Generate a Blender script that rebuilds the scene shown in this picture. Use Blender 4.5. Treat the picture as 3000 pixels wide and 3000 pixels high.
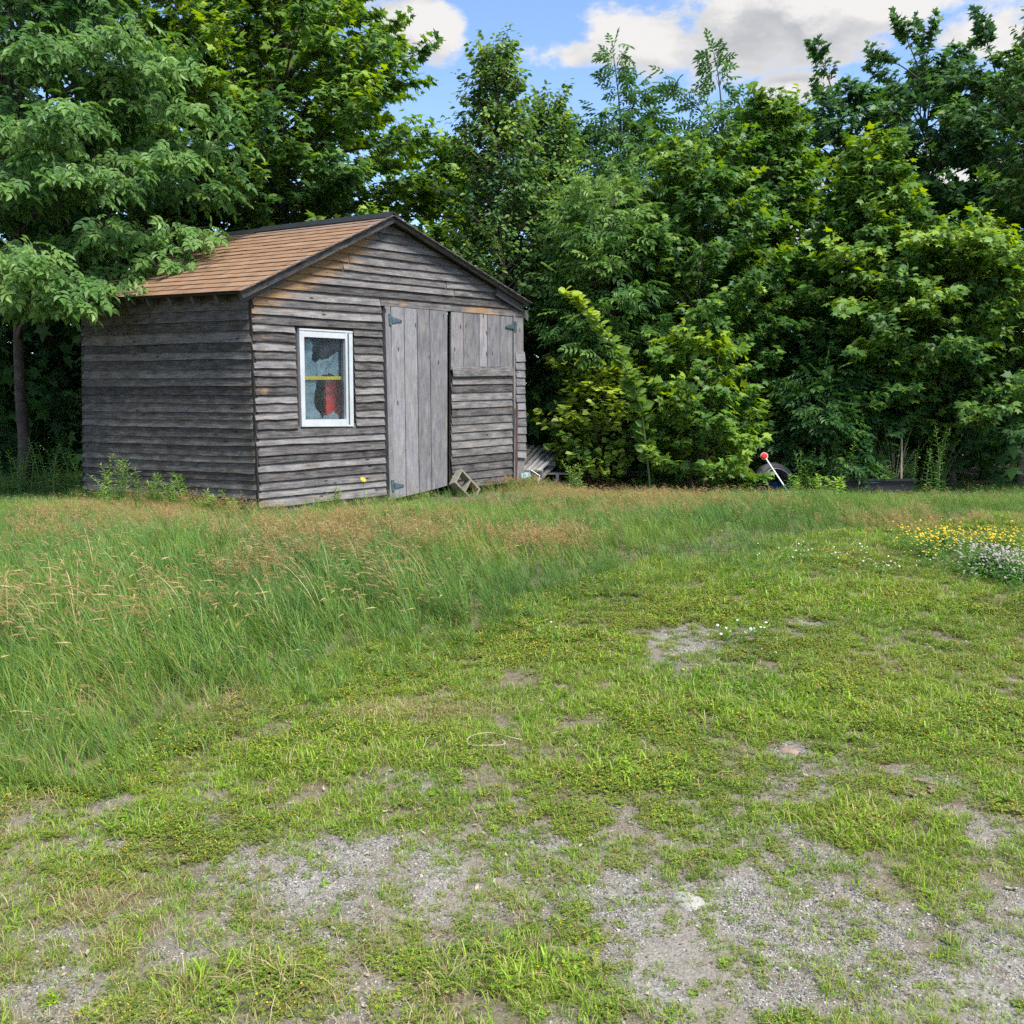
import bpy, math, random
import numpy as np
from mathutils import Vector, Matrix

RNG = np.random.default_rng(11)
random.seed(11)
for o in list(bpy.data.objects):
    bpy.data.objects.remove(o)
S = bpy.context.scene
COL = S.collection

# ------------------------------------------------------------------ camera
FPX = 2800.0                      # focal length in photograph pixels (3000 wide)
PITCH = math.atan(270.0 / FPX)
CAMZ = 1.5
cam = bpy.data.cameras.new('camera')
cam.sensor_width = 36.0
cam.lens = 36.0 * FPX / 3000.0
cam.clip_end = 2000.0
camo = bpy.data.objects.new('camera', cam)
camo.location = (0, 0, CAMZ)
camo.rotation_euler = (math.pi / 2 - PITCH, 0, 0)
COL.objects.link(camo)
S.camera = camo
CP, SP = math.cos(PITCH), math.sin(PITCH)


def ray(px, py):
    a = (px - 1500.0) / FPX
    b = -(py - 1500.0) / FPX
    return np.array([a, CP + b * SP, -SP + b * CP])


def at(px, py, Y):
    """point of the place at depth Y that the lens sees at px, py"""
    d = ray(px, py)
    return np.array([0, 0, CAMZ]) + d * (Y / d[1])


def project(P):
    x, y, z = P[0], P[1], P[2] - CAMZ
    f = y * CP - z * SP
    u = y * SP + z * CP
    return 1500 + FPX * x / f, 1500 - FPX * u / f


# ------------------------------------------------------------------ light
SUN = np.array([0.46, -0.50, 1.05])
SUN = SUN / np.linalg.norm(SUN)
w = bpy.data.worlds.new('World')
S.world = w
w.use_nodes = True
NT = w.node_tree
NT.nodes.clear()


def nd(t, typ, **kw):
    n = t.nodes.new(typ)
    for k, v in kw.items():
        if k == 'inp':
            for i, val in v.items():
                n.inputs[i].default_value = val
        else:
            setattr(n, k, v)
    return n


def lk(t, a, ai, b, bi):
    t.links.new(a.outputs[ai], b.inputs[bi])


def build_world():
    t = NT
    sky = nd(t, 'ShaderNodeTexSky', sky_type='NISHITA', sun_disc=False)
    sky.sun_elevation = math.asin(SUN[2])
    sky.sun_rotation = math.atan2(SUN[0], SUN[1])
    sky.altitude = 100.0
    sky.air_density = 0.85
    sky.dust_density = 0.2
    sky.ozone_density = 3.0
    tc = nd(t, 'ShaderNodeTexCoord')
    # cumulus: the same density field is read twice, here and a little higher up, so that tops catch the light and bellies grey off
    def add(a, ai, b, bi, op='ADD'):
        n = nd(t, 'ShaderNodeMath', operation=op)
        lk(t, a, ai, n, 0)
        lk(t, b, bi, n, 1)
        return n

    def density(src, si):
        def noise(scale, detail, rough, w0):
            mp = nd(t, 'ShaderNodeVectorMath', operation='MULTIPLY')
            mp.inputs[1].default_value = (1, 1, 1.9)
            lk(t, src, si, mp, 0)
            n = nd(t, 'ShaderNodeTexNoise', noise_dimensions='4D')
            n.inputs['W'].default_value = w0
            n.inputs['Scale'].default_value = scale
            n.inputs['Detail'].default_value = detail
            n.inputs['Roughness'].default_value = rough
            lk(t, mp, 0, n, 'Vector')
            return n

        def bump(px, py, rx, rz):
            c = ray(px, py)
            c = c / np.linalg.norm(c)
            sb = nd(t, 'ShaderNodeVectorMath', operation='SUBTRACT')
            sb.inputs[1].default_value = c
            lk(t, src, si, sb, 0)
            m = nd(t, 'ShaderNodeVectorMath', operation='MULTIPLY')
            m.inputs[1].default_value = (FPX / rx, 0.9 * FPX / rx, FPX / rz)
            lk(t, sb, 0, m, 0)
            l = nd(t, 'ShaderNodeVectorMath', operation='LENGTH')
            lk(t, m, 0, l, 0)
            r = nd(t, 'ShaderNodeMapRange', clamp=True)
            r.inputs['From Min'].default_value = 1.5
            r.inputs['From Max'].default_value = 0.1
            lk(t, l, 'Value', r, 'Value')
            return r
        fine = noise(8.0, 10.0, 0.60, 1.3)
        broad = noise(2.0, 3.0, 0.5, 4.1)
        bs = [bump(1740, 145, 220, 70), bump(1930, 105, 310, 125), bump(2140, 45, 360, 140), bump(2350, 40, 200, 110), bump(2500, 0, 200, 60),
              bump(1255, 70, 115, 70), bump(2320, 262, 120, 40), bump(900, -260, 500, 150)]
        acc = bs[0]
        for b in bs[1:]:
            acc = add(acc, 0, b, 0, 'MAXIMUM')
        br = nd(t, 'ShaderNodeMapRange', clamp=True)
        br.inputs['From Min'].default_value = 0.46
        br.inputs['From Max'].default_value = 0.62
        br.inputs['To Max'].default_value = 0.75
        lk(t, broad, 'Fac', br, 'Value')
        fm = nd(t, 'ShaderNodeMapRange')
        fm.inputs['From Min'].default_value = 0.25
        fm.inputs['From Max'].default_value = 0.75
        fm.inputs['To Min'].default_value = -0.62
        fm.inputs['To Max'].default_value = 0.62
        lk(t, fine, 'Fac', fm, 'Value')
        return add(add(acc, 0, fm, 0), 0, br, 0)
    up = nd(t, 'ShaderNodeVectorMath', operation='ADD')
    up.inputs[1].default_value = (0.012, -0.004, 0.030)
    lk(t, tc, 'Generated', up, 0)
    tot, tup = density(tc, 'Generated'), density(up, 0)
    mask = nd(t, 'ShaderNodeMapRange', interpolation_type='SMOOTHSTEP', clamp=True)
    mask.inputs['From Min'].default_value = 0.40
    mask.inputs['From Max'].default_value = 0.66
    lk(t, tot, 0, mask, 'Value')
    df = add(tup, 0, tot, 0, 'SUBTRACT')
    shade = nd(t, 'ShaderNodeMapRange', interpolation_type='SMOOTHSTEP', clamp=True)
    shade.inputs['From Min'].default_value = -0.34
    shade.inputs['From Max'].default_value = 0.12
    lk(t, df, 0, shade, 'Value')
    thick = nd(t, 'ShaderNodeMapRange', clamp=True)
    thick.inputs['From Min'].default_value = 0.55
    thick.inputs['From Max'].default_value = 1.35
    thick.inputs['To Min'].default_value = 0.25
    lk(t, tot, 0, thick, 'Value')
    gf = add(shade, 0, thick, 0, 'MULTIPLY')
    cc = nd(t, 'ShaderNodeMix', data_type='RGBA')
    cc.inputs['A'].default_value = (3.1, 3.05, 3.0, 1)
    cc.inputs['B'].default_value = (1.15, 1.27, 1.48, 1)
    lk(t, gf, 0, cc, 'Factor')
    mx = nd(t, 'ShaderNodeMix', data_type='RGBA')
    lk(t, mask, 0, mx, 'Factor')
    lk(t, sky, 0, mx, 'A')
    lk(t, cc, 'Result', mx, 'B')
    bg = nd(t, 'ShaderNodeBackground')
    bg.inputs['Strength'].default_value = 0.10
    lk(t, mx, 'Result', bg, 'Color')
    out = nd(t, 'ShaderNodeOutputWorld')
    lk(t, bg, 0, out, 0)


build_world()
sl = bpy.data.lights.new('sun', 'SUN')
sl.energy = 3.0
sl.angle = math.radians(20)
sl.color = (1.0, 0.95, 0.86)
so = bpy.data.objects.new('sun', sl)
so.rotation_euler = Vector(SUN).to_track_quat('Z', 'Y').to_euler()
so.location = (6, -6, 12)
COL.objects.link(so)
S.view_settings.view_transform = 'Standard'
S.view_settings.look = 'None'
S.view_settings.gamma = 1.0
S.view_settings.use_curve_mapping = False
S.view_settings.exposure = 1.55
S.render.engine = 'CYCLES'
S.cycles.use_denoising = False
S.cycles.max_bounces = 5
S.cycles.diffuse_bounces = 2
S.cycles.use_adaptive_sampling = True
S.cycles.adaptive_threshold = 0.015
S.cycles.transmission_bounces = 4
S.cycles.transparent_max_bounces = 8
S.cycles.caustics_reflective = False
S.cycles.caustics_refractive = False


# ------------------------------------------------------------------ noise and terrain
def hash2(ix, iy, seed):
    h = (ix.astype(np.int64) * 374761393 + iy.astype(np.int64) * 668265263 + seed * 982451653) & 0xFFFFFFFF
    h = ((h ^ (h >> 13)) * 1274126177) & 0xFFFFFFFF
    h = h ^ (h >> 16)
    return (h & 0xFFFF) / 65535.0


def vnoise(x, y, seed=0):
    x = np.asarray(x, float)
    y = np.asarray(y, float)
    ix, iy = np.floor(x), np.floor(y)
    fx, fy = x - ix, y - iy
    fx, fy = fx * fx * (3 - 2 * fx), fy * fy * (3 - 2 * fy)
    a, b = hash2(ix, iy, seed), hash2(ix + 1, iy, seed)
    c, d = hash2(ix, iy + 1, seed), hash2(ix + 1, iy + 1, seed)
    return (a * (1 - fx) + b * fx) * (1 - fy) + (c * (1 - fx) + d * fx) * fy


def fbm(x, y, seed=0, oct=4):
    s, amp, tot = 0, 1.0, 0
    for k in range(oct):
        s = s + amp * vnoise(np.asarray(x) * 2 ** k, np.asarray(y) * 2 ** k, seed + k)
        tot += amp
        amp *= 0.5
    return s / tot


def sstep(a, b, x):
    t = np.clip((np.asarray(x, float) - a) / (b - a), 0, 1)
    return t * t * (3 - 2 * t)


def hz(x, y):
    x = np.asarray(x, float)
    y = np.asarray(y, float)
    z = 0.60 * sstep(2.4, 8.9, y) + 0.05 * sstep(9, 13, y) * (1 - sstep(.3, 1.0, x)) - 0.09 * sstep(9.6, 11.5, y) * sstep(.4, 1.1, x)
    n = (fbm(x * 0.7, y * 0.7, 3) - 0.5) * 0.07 * sstep(0.5, 4, y) + (fbm(x * 3, y * 3, 5) - 0.5) * 0.025
    far = 1 - sstep(25, 60, np.abs(y)) * 1.0
    return z + n * far


def gp(px, py):
    """the ground point seen at px, py"""
    lo, hi = 0.8, 40.0
    ys = np.linspace(lo, hi, 1500)
    d = ray(px, py)
    P = np.array([0, 0, CAMZ])[None] + d[None] * (ys / d[1])[:, None]
    below = P[:, 2] < hz(P[:, 0], P[:, 1])
    k = int(np.argmax(below)) if below.any() else len(ys) - 1
    p = P[k].copy()
    p[2] = float(hz(p[0], p[1]))
    return p


# ------------------------------------------------------------------ mesh helpers
def nrm(v):
    v = np.asarray(v, float)
    return v / (np.linalg.norm(v, axis=-1, keepdims=True) + 1e-12)


def np_mesh(name, V, F, mat=None, attrs=None, uv=None, smooth=False):
    """V (n,3), F (m,k) array or list of faces"""
    me = bpy.data.meshes.new(name)
    V = np.asarray(V, np.float32)
    if isinstance(F, np.ndarray):
        m, k = F.shape
        flat = F.astype(np.int32).ravel()
        starts = np.arange(0, m * k, k, dtype=np.int32)
    else:
        flat = np.array([i for f in F for i in f], np.int32)
        ln = [len(f) for f in F]
        starts = np.array([0] + list(np.cumsum(ln)[:-1]), np.int32) if ln else np.zeros(0, np.int32)
        m = len(F)
    me.vertices.add(len(V))
    me.vertices.foreach_set('co', V.ravel())
    me.loops.add(len(flat))
    me.loops.foreach_set('vertex_index', flat)
    me.polygons.add(m)
    me.polygons.foreach_set('loop_start', starts)
    me.polygons.foreach_set('use_smooth', np.full(m, bool(smooth)))
    me.update(calc_edges=True)
    if attrs:
        for k_, v in attrs.items():
            a = me.attributes.new(k_, 'FLOAT', 'POINT')
            a.data.foreach_set('value', np.asarray(v, np.float32))
    if uv is not None:
        u = me.uv_layers.new(name='UVMap')
        u.data.foreach_set('uv', np.asarray(uv, np.float32)[flat].ravel())
    if mat is not None:
        me.materials.append(mat)
    return me


def link(name, me, parent=None, loc=None):
    o = bpy.data.objects.new(name, me)
    COL.objects.link(o)
    if parent is not None:
        o.parent = parent
    if loc is not None:
        o.location = loc
    return o


def tag(o, label=None, cat=None, group=None, kind=None):
    if label:
        o['label'] = label
    if cat:
        o['category'] = cat
    if group:
        o['group'] = group
    if kind:
        o['kind'] = kind
    return o


class Thing:
    """an Empty at the base of the thing; parts are given in world coordinates"""
    def __init__(s, name, loc, label, cat, group=None):
        s.o = bpy.data.objects.new(name, None)
        s.o.empty_display_size = 0.2
        s.loc = np.array(loc, float)
        s.o.location = s.loc
        COL.objects.link(s.o)
        tag(s.o, label, cat, group)

    def part(s, name, V, F, mat, parent=None, attrs=None, uv=None, smooth=False, kind=None):
        me = np_mesh(name, np.asarray(V, float) - s.loc, F, mat, attrs, uv, smooth)
        o = link(name, me, parent if parent is not None else s.o)
        if kind:
            o['kind'] = kind
        return o


def single(name, V, F, mat, label, cat, attrs=None, uv=None, smooth=False, group=None):
    V = np.asarray(V, float)
    loc = V.mean(0)
    loc[2] = V[:, 2].min()
    o = link(name, np_mesh(name, V - loc, F, mat, attrs, uv, smooth), None, loc)
    return tag(o, label, cat, group)


def strip(bf, tf, tb, bb, wid=0.1, tone=None, bare=None):
    """a long box from four rails (bottom-front, top-front, top-back, bottom-back), each (K,3)"""
    bf, tf, tb, bb = [np.asarray(a, float) for a in (bf, tf, tb, bb)]
    K = len(bf)
    V = np.concatenate([bf, tf, tb, bb])
    F = []
    for k in range(K - 1):
        for a, b in ((0, 1), (1, 2), (2, 3), (3, 0)):
            F.append((a * K + k, a * K + k + 1, b * K + k + 1, b * K + k))
    F.append((0, K, 2 * K, 3 * K))
    F.append((K - 1, 4 * K - 1, 3 * K - 1, 2 * K - 1))
    u = np.concatenate([[0], np.cumsum(np.linalg.norm(np.diff(bf, axis=0), axis=1))])
    u = u + random.uniform(0, 40)
    v0 = random.uniform(0, 40)
    uv = np.concatenate([np.stack([u, np.full(K, v0)], 1), np.stack([u, np.full(K, v0 + wid)], 1),
                         np.stack([u, np.full(K, v0 + wid + .02)], 1), np.stack([u, np.full(K, v0 - .02)], 1)])
    t = np.full(4 * K, random.random() if tone is None else tone)
    b = np.zeros(4 * K) if bare is None else np.tile(np.asarray(bare, float), 4)
    return V, F, {'tone': t, 'bare': b}, uv


def beam(p0, p1, side, up, K=2, **kw):
    """box from p0 to p1, half-extents given as vectors side and up"""
    p0, p1, side, up = [np.asarray(a, float) for a in (p0, p1, side, up)]
    t = np.linspace(0, 1, K)[:, None]
    c = p0 + (p1 - p0) * t
    return strip(c + side - up, c + side + up, c - side + up, c - side - up, wid=2 * np.linalg.norm(up), **kw)


def tube(pts, rad, n=6, cap=True):
    pts = np.asarray(pts, float)
    K = len(pts)
    rad = np.broadcast_to(np.asarray(rad, float), (K,))
    tan = nrm(np.gradient(pts, axis=0))
    ref = np.array([0, 0, 1.0]) if abs(tan[:, 2]).mean() < 0.85 else np.array([1.0, 0, 0])
    a = nrm(np.cross(tan, ref))
    b = np.cross(tan, a)
    th = np.linspace(0, 2 * np.pi, n, endpoint=False)
    V = (pts[:, None] + rad[:, None, None] * (np.cos(th)[None, :, None] * a[:, None] + np.sin(th)[None, :, None] * b[:, None])).reshape(-1, 3)
    F = []
    for k in range(K - 1):
        for i in range(n):
            j = (i + 1) % n
            F.append((k * n + i, k * n + j, (k + 1) * n + j, (k + 1) * n + i))
    if cap:
        F.append(tuple(range(n - 1, -1, -1)))
        F.append(tuple((K - 1) * n + i for i in range(n)))
    return V, F


class Bag:
    def __init__(s):
        s.V, s.F, s.n, s.A = [], [], 0, {}

    def add(s, V, F, **at_):
        s.V.append(np.asarray(V, float))
        s.F += [tuple(int(i) + s.n for i in f) for f in F]
        for k, v in at_.items():
            s.A.setdefault(k, []).append(np.broadcast_to(np.asarray(v, float), (len(V),)))
        s.n += len(V)

    def get(s):
        return np.concatenate(s.V), s.F, {k: np.concatenate(v) for k, v in s.A.items()}


# ------------------------------------------------------------------ materials
def mat(name):
    m = bpy.data.materials.new(name)
    m.use_nodes = True
    t = m.node_tree
    for n in list(t.nodes):
        t.nodes.remove(n)
    out = nd(t, 'ShaderNodeOutputMaterial')
    b = nd(t, 'ShaderNodeBsdfPrincipled')
    lk(t, b, 0, out, 0)
    return m, t, b, out


def ramp(t, src, si, stops, interp='LINEAR'):
    r = nd(t, 'ShaderNodeValToRGB')
    r.color_ramp.interpolation = interp
    e = r.color_ramp.elements
    while len(e) > 1:
        e.remove(e[-1])
    e[0].position = stops[0][0]
    e[0].color = (*stops[0][1], 1)
    for p, c in stops[1:]:
        x = e.new(p)
        x.color = (*c, 1)
    lk(t, src, si, r, 0)
    return r


def mixc(t, fac, fi, a, ai, b, bi, mode='MIX'):
    m = nd(t, 'ShaderNodeMix', data_type='RGBA', blend_type=mode)
    if fac is None:
        m.inputs['Factor'].default_value = fi
    else:
        lk(t, fac, fi, m, 'Factor')
    if isinstance(a, tuple):
        m.inputs['A'].default_value = (*a, 1)
    else:
        lk(t, a, ai, m, 'A')
    if isinstance(b, tuple):
        m.inputs['B'].default_value = (*b, 1)
    else:
        lk(t, b, bi, m, 'B')
    return m


def tnoise(t, vec, vi, scale, detail=4, rough=0.55, mul=None, dist=0.0):
    if mul is not None:
        mp = nd(t, 'ShaderNodeVectorMath', operation='MULTIPLY')
        mp.inputs[1].default_value = mul
        lk(t, vec, vi, mp, 0)
        vec, vi = mp, 0
    n = nd(t, 'ShaderNodeTexNoise')
    n.inputs['Scale'].default_value = scale
    n.inputs['Detail'].default_value = detail
    n.inputs['Roughness'].default_value = rough
    n.inputs['Distortion'].default_value = dist
    lk(t, vec, vi, n, 'Vector')
    return n


def mrange(t, src, si, a, b, c=0.0, d=1.0, smooth=False):
    r = nd(t, 'ShaderNodeMapRange', clamp=True)
    if smooth:
        r.interpolation_type = 'SMOOTHSTEP'
    for i, v in zip(('From Min', 'From Max', 'To Min', 'To Max'), (a, b, c, d)):
        r.inputs[i].default_value = v
    lk(t, src, si, r, 'Value')
    return r


def attr(t, name):
    return nd(t, 'ShaderNodeAttribute', attribute_name=name)


def plain(name, col, rough=0.7, spec=0.3, metal=0.0, var=0.25, scale=12.0, bump=0.0):
    m, t, b, out = mat(name)
    tc = nd(t, 'ShaderNodeTexCoord')
    n = tnoise(t, tc, 'Object', scale, 5, 0.6)
    lo = tuple(c * (1 - var) for c in col)
    hi = tuple(min(1, c * (1 + var)) for c in col)
    r = ramp(t, n, 'Fac', [(0.3, lo), (0.7, hi)])
    lk(t, r, 0, b, 'Base Color')
    b.inputs['Roughness'].default_value = rough
    b.inputs['Specular IOR Level'].default_value = spec
    b.inputs['Metallic'].default_value = metal
    if bump:
        bp = nd(t, 'ShaderNodeBump')
        bp.inputs['Strength'].default_value = bump
        bp.inputs['Distance'].default_value = 0.01
        n2 = tnoise(t, tc, 'Object', scale * 4, 6, 0.6)
        lk(t, n2, 'Fac', bp, 'Height')
        lk(t, bp, 0, b, 'Normal')
    return m


def wood(name, dark, mid, light, rust=(0.33, 0.19, 0.085), lichen=0.0, saw=0.0, knots=True):
    """weathered board; UV in metres, u along the grain"""
    m, t, b, out = mat(name)
    uv = nd(t, 'ShaderNodeUVMap')
    g = tnoise(t, uv, 'UV', 1.0, 7, 0.66, (4.5, 80, 1), 0.4)
    blot = tnoise(t, uv, 'UV', 1.0, 6, 0.65, (4.5, 13, 1))
    fine = tnoise(t, uv, 'UV', 1.0, 3, 0.6, (25, 260, 1))
    s1 = nd(t, 'ShaderNodeMath', operation='MULTIPLY_ADD', inp={1: 0.55, 2: 0.0})
    lk(t, g, 'Fac', s1, 0)
    s2 = nd(t, 'ShaderNodeMath', operation='MULTIPLY_ADD', inp={1: 0.45})
    lk(t, blot, 'Fac', s2, 0)
    lk(t, s1, 0, s2, 2)
    tn = attr(t, 'tone')
    s3 = nd(t, 'ShaderNodeMath', operation='MULTIPLY_ADD', inp={1: 0.20})
    lk(t, tn, 'Fac', s3, 0)
    lk(t, s2, 0, s3, 2)
    c = ramp(t, s3, 0, [(0.43, dark), (0.59, mid), (0.80, light)])
    bn_ = tnoise(t, uv, 'UV', 1.0, 5, 0.6, (1.6, 7, 1))
    bt = mrange(t, bn_, 'Fac', 0.50, 0.72, 0, 0.55, True)
    tint = mixc(t, None, 1.0, c, 0, (1.16, 0.98, 0.80), 0, 'MULTIPLY')
    c = mixc(t, bt, 0, c, 0, tint, 'Result')
    fr = mrange(t, fine, 'Fac', 0.3, 0.7, 0.72, 1.18)
    c2 = mixc(t, None, 1.0, c, 'Result', fr, 0, 'MULTIPLY')
    # unweathered, rust-brown timber
    br = attr(t, 'bare')
    bn = nd(t, 'ShaderNodeMath', operation='MULTIPLY_ADD', inp={1: 1.1, 2: -0.55})
    lk(t, blot, 'Fac', bn, 0)
    ba = nd(t, 'ShaderNodeMath', operation='ADD')
    lk(t, br, 'Fac', ba, 0)
    lk(t, bn, 0, ba, 1)
    bm = mrange(t, ba, 0, 0.38, 0.92, 0, 0.92, True)
    rr = ramp(t, g, 'Fac', [(0.3, tuple(x * 0.45 for x in rust)), (0.65, rust)])
    c3 = mixc(t, bm, 0, c2, 'Result', rr, 0)
    last = c3
    # pale scuffs and lichen flecks
    sc = tnoise(t, uv, 'UV', 1.0, 8, 0.75, (14, 45, 1))
    sm = mrange(t, sc, 'Fac', 0.60 - 0.03 * lichen, 0.72, 0, 0.6 + 0.25 * lichen, True)
    last = mixc(t, sm, 0, last, 'Result', (0.36, 0.36, 0.35), 0)
    if knots:
        vo = nd(t, 'ShaderNodeTexVoronoi', feature='F1')
        vo.inputs['Scale'].default_value = 1.0
        mv = nd(t, 'ShaderNodeVectorMath', operation='MULTIPLY')
        mv.inputs[1].default_value = (3.2, 10.0, 1)
        lk(t, uv, 'UV', mv, 0)
        lk(t, mv, 0, vo, 'Vector')
        km = mrange(t, vo, 'Distance', 0.06, 0.12, 0.9, 0.0, True)
        last = mixc(t, km, 0, last, 'Result', (0.012, 0.011, 0.011), 0)
    if saw > 0:
        wv = nd(t, 'ShaderNodeTexWave', wave_type='BANDS', bands_direction='DIAGONAL')
        wv.inputs['Scale'].default_value = 38.0
        wv.inputs['Distortion'].default_value = 2.5
        wv.inputs['Detail'].default_value = 2.0
        lk(t, uv, 'UV', wv, 'Vector')
        wr = mrange(t, wv, 'Fac', 0, 1, 1 - saw, 1 + saw)
        last = mixc(t, None, 1.0, last, 'Result', wr, 0, 'MULTIPLY')
    lk(t, last, 'Result', b, 'Base Color')
    b.inputs['Roughness'].default_value = 0.82
    b.inputs['Specular IOR Level'].default_value = 0.25
    bp = nd(t, 'ShaderNodeBump')
    bp.inputs['Strength'].default_value = 0.55
    bp.inputs['Distance'].default_value = 0.004
    lk(t, s2, 0, bp, 'Height')
    lk(t, bp, 0, b, 'Normal')
    return m


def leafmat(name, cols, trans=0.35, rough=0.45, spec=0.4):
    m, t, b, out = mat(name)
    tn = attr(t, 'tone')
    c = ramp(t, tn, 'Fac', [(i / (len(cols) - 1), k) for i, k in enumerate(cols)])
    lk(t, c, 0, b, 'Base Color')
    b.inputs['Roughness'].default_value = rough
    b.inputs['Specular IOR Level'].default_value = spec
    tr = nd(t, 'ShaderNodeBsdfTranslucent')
    hs = nd(t, 'ShaderNodeHueSaturation')
    hs.inputs['Hue'].default_value = 0.482
    hs.inputs['Saturation'].default_value = 1.15
    hs.inputs['Value'].default_value = 1.7
    lk(t, c, 0, hs, 'Color')
    lk(t, hs, 0, tr, 'Color')
    mx = nd(t, 'ShaderNodeMixShader')
    mx.inputs[0].default_value = trans
    lk(t, b, 0, mx, 1)
    lk(t, tr, 0, mx, 2)
    lk(t, mx, 0, out, 0)
    return m


def grassmat(name, green, dry, trans=0.25, scale=0.9):
    """green: list of linear colours spread over patches; attribute dry mixes to straw"""
    m, t, b, out = mat(name)
    ge = nd(t, 'ShaderNodeNewGeometry')
    n = tnoise(t, ge, 'Position', scale, 4, 0.6)
    tn = attr(t, 'tone')
    a = nd(t, 'ShaderNodeMath', operation='MULTIPLY_ADD', inp={1: 0.45, 2: -0.22})
    lk(t, tn, 'Fac', a, 0)
    s = nd(t, 'ShaderNodeMath', operation='ADD')
    lk(t, n, 'Fac', s, 0)
    lk(t, a, 0, s, 1)
    k = len(green)
    c = ramp(t, s, 0, [(0.25 + 0.5 * i / (k - 1), g) for i, g in enumerate(green)])
    dr = attr(t, 'dry')
    d2 = ramp(t, tn, 'Fac', [(i / (len(dry) - 1), g) for i, g in enumerate(dry)])
    c2 = mixc(t, dr, 'Fac', c, 0, d2, 0)
    lk(t, c2, 'Result', b, 'Base Color')
    b.inputs['Roughness'].default_value = 0.5
    b.inputs['Specular IOR Level'].default_value = 0.35
    tr = nd(t, 'ShaderNodeBsdfTranslucent')
    hs = nd(t, 'ShaderNodeHueSaturation')
    hs.inputs['Value'].default_value = 1.5
    lk(t, c2, 'Result', hs, 'Color')
    lk(t, hs, 0, tr, 'Color')
    mx = nd(t, 'ShaderNodeMixShader')
    mx.inputs[0].default_value = trans
    lk(t, b, 0, mx, 1)
    lk(t, tr, 0, mx, 2)
    lk(t, mx, 0, out, 0)
    return m


M = {}
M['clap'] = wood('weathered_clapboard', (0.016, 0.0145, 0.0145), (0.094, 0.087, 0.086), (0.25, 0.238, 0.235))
M['clap_shade'] = wood('shaded_clapboard', (0.014, 0.012, 0.011), (0.070, 0.061, 0.053), (0.21, 0.192, 0.175), lichen=1.0)  # same siding wood, with the shade of side wall and eave put into the colour
M['plank'] = wood('grey_door_plank', (0.082, 0.080, 0.086), (0.165, 0.161, 0.171), (0.29, 0.283, 0.296), saw=0.16)
M['trim'] = wood('grey_trim_board', (0.06, 0.058, 0.062), (0.15, 0.145, 0.152), (0.26, 0.25, 0.26))
M['pallet'] = wood('grey_pallet_slat', (0.10, 0.10, 0.10), (0.22, 0.215, 0.215), (0.36, 0.355, 0.35), knots=False)
M['rust'] = plain('rusted_steel', (0.11, 0.045, 0.035), 0.7, 0.4, 0.3, 0.4, 30)
M['hinge'] = plain('zinc_hinge', (0.10, 0.15, 0.17), 0.45, 0.5, 0.6, 0.35, 25)
M['white'] = plain('white_vinyl', (0.42, 0.435, 0.45), 0.45, 0.4, 0, 0.14, 5)
M['dark'] = plain('dark_sheathing', (0.03, 0.027, 0.025), 0.9, 0.2)
M['black_roof'] = plain('black_roofing', (0.012, 0.013, 0.017), 0.55, 0.4, 0, 0.3, 8)
M['concrete'] = plain('concrete', (0.22, 0.205, 0.165), 0.9, 0.2, 0, 0.22, 25, 0.5)
M['stone'] = plain('pale_stone', (0.29, 0.28, 0.255), 0.85, 0.2, 0, 0.25, 14, 0.5)
M['pinkstone'] = plain('pink_stone', (0.23, 0.165, 0.135), 0.85, 0.2, 0, 0.25, 14, 0.4)
M['rubber'] = plain('tyre_rubber', (0.035, 0.035, 0.038), 0.75, 0.35, 0, 0.35, 20)
M['trough'] = plain('black_plastic', (0.018, 0.017, 0.018), 0.5, 0.4, 0, 0.4, 6)
M['red'] = plain('red_reflector', (0.75, 0.03, 0.02), 0.3, 0.5, 0, 0.1)
M['redpaint'] = plain('red_paint', (0.75, 0.06, 0.06), 0.5, 0.4, 0, 0.3, 6)
M['yellow'] = plain('yellow_paint', (0.72, 0.52, 0.02), 0.5, 0.4, 0, 0.15, 6)
M['pole'] = plain('white_pole', (0.66, 0.66, 0.68), 0.5, 0.4, 0, 0.15)
M['blue'] = plain('blue_plastic', (0.02, 0.07, 0.30), 0.5, 0.4)
M['bluepale'] = plain('pale_blue_sheet', (0.30, 0.42, 0.47), 0.45, 0.5, 0, 0.35, 18)
M['cord'] = plain('straw_cord', (0.34, 0.31, 0.20), 0.8, 0.2)
M['litter'] = plain('dry_leaf_litter', (0.30, 0.26, 0.205), 0.9, 0.1, 0, 0.35, 8)
M['bark'] = plain('grey_brown_bark', (0.075, 0.062, 0.05), 0.9, 0.2, 0, 0.45, 9, 0.8)
M['birchbark'] = plain('birch_bark', (0.20, 0.165, 0.13), 0.8, 0.2, 0, 0.45, 7, 0.4)
M['twig'] = plain('dead_twig', (0.36, 0.30, 0.22), 0.9, 0.2, 0, 0.3, 9)
M['stem'] = plain('green_stem', (0.10, 0.16, 0.05), 0.6, 0.3)
M['petal'] = plain('yellow_petal', (0.50, 0.33, 0.02), 0.6, 0.2, 0, 0.08)
M['petalw'] = plain('white_petal', (0.5, 0.48, 0.47), 0.6, 0.2, 0, 0.08)

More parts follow.
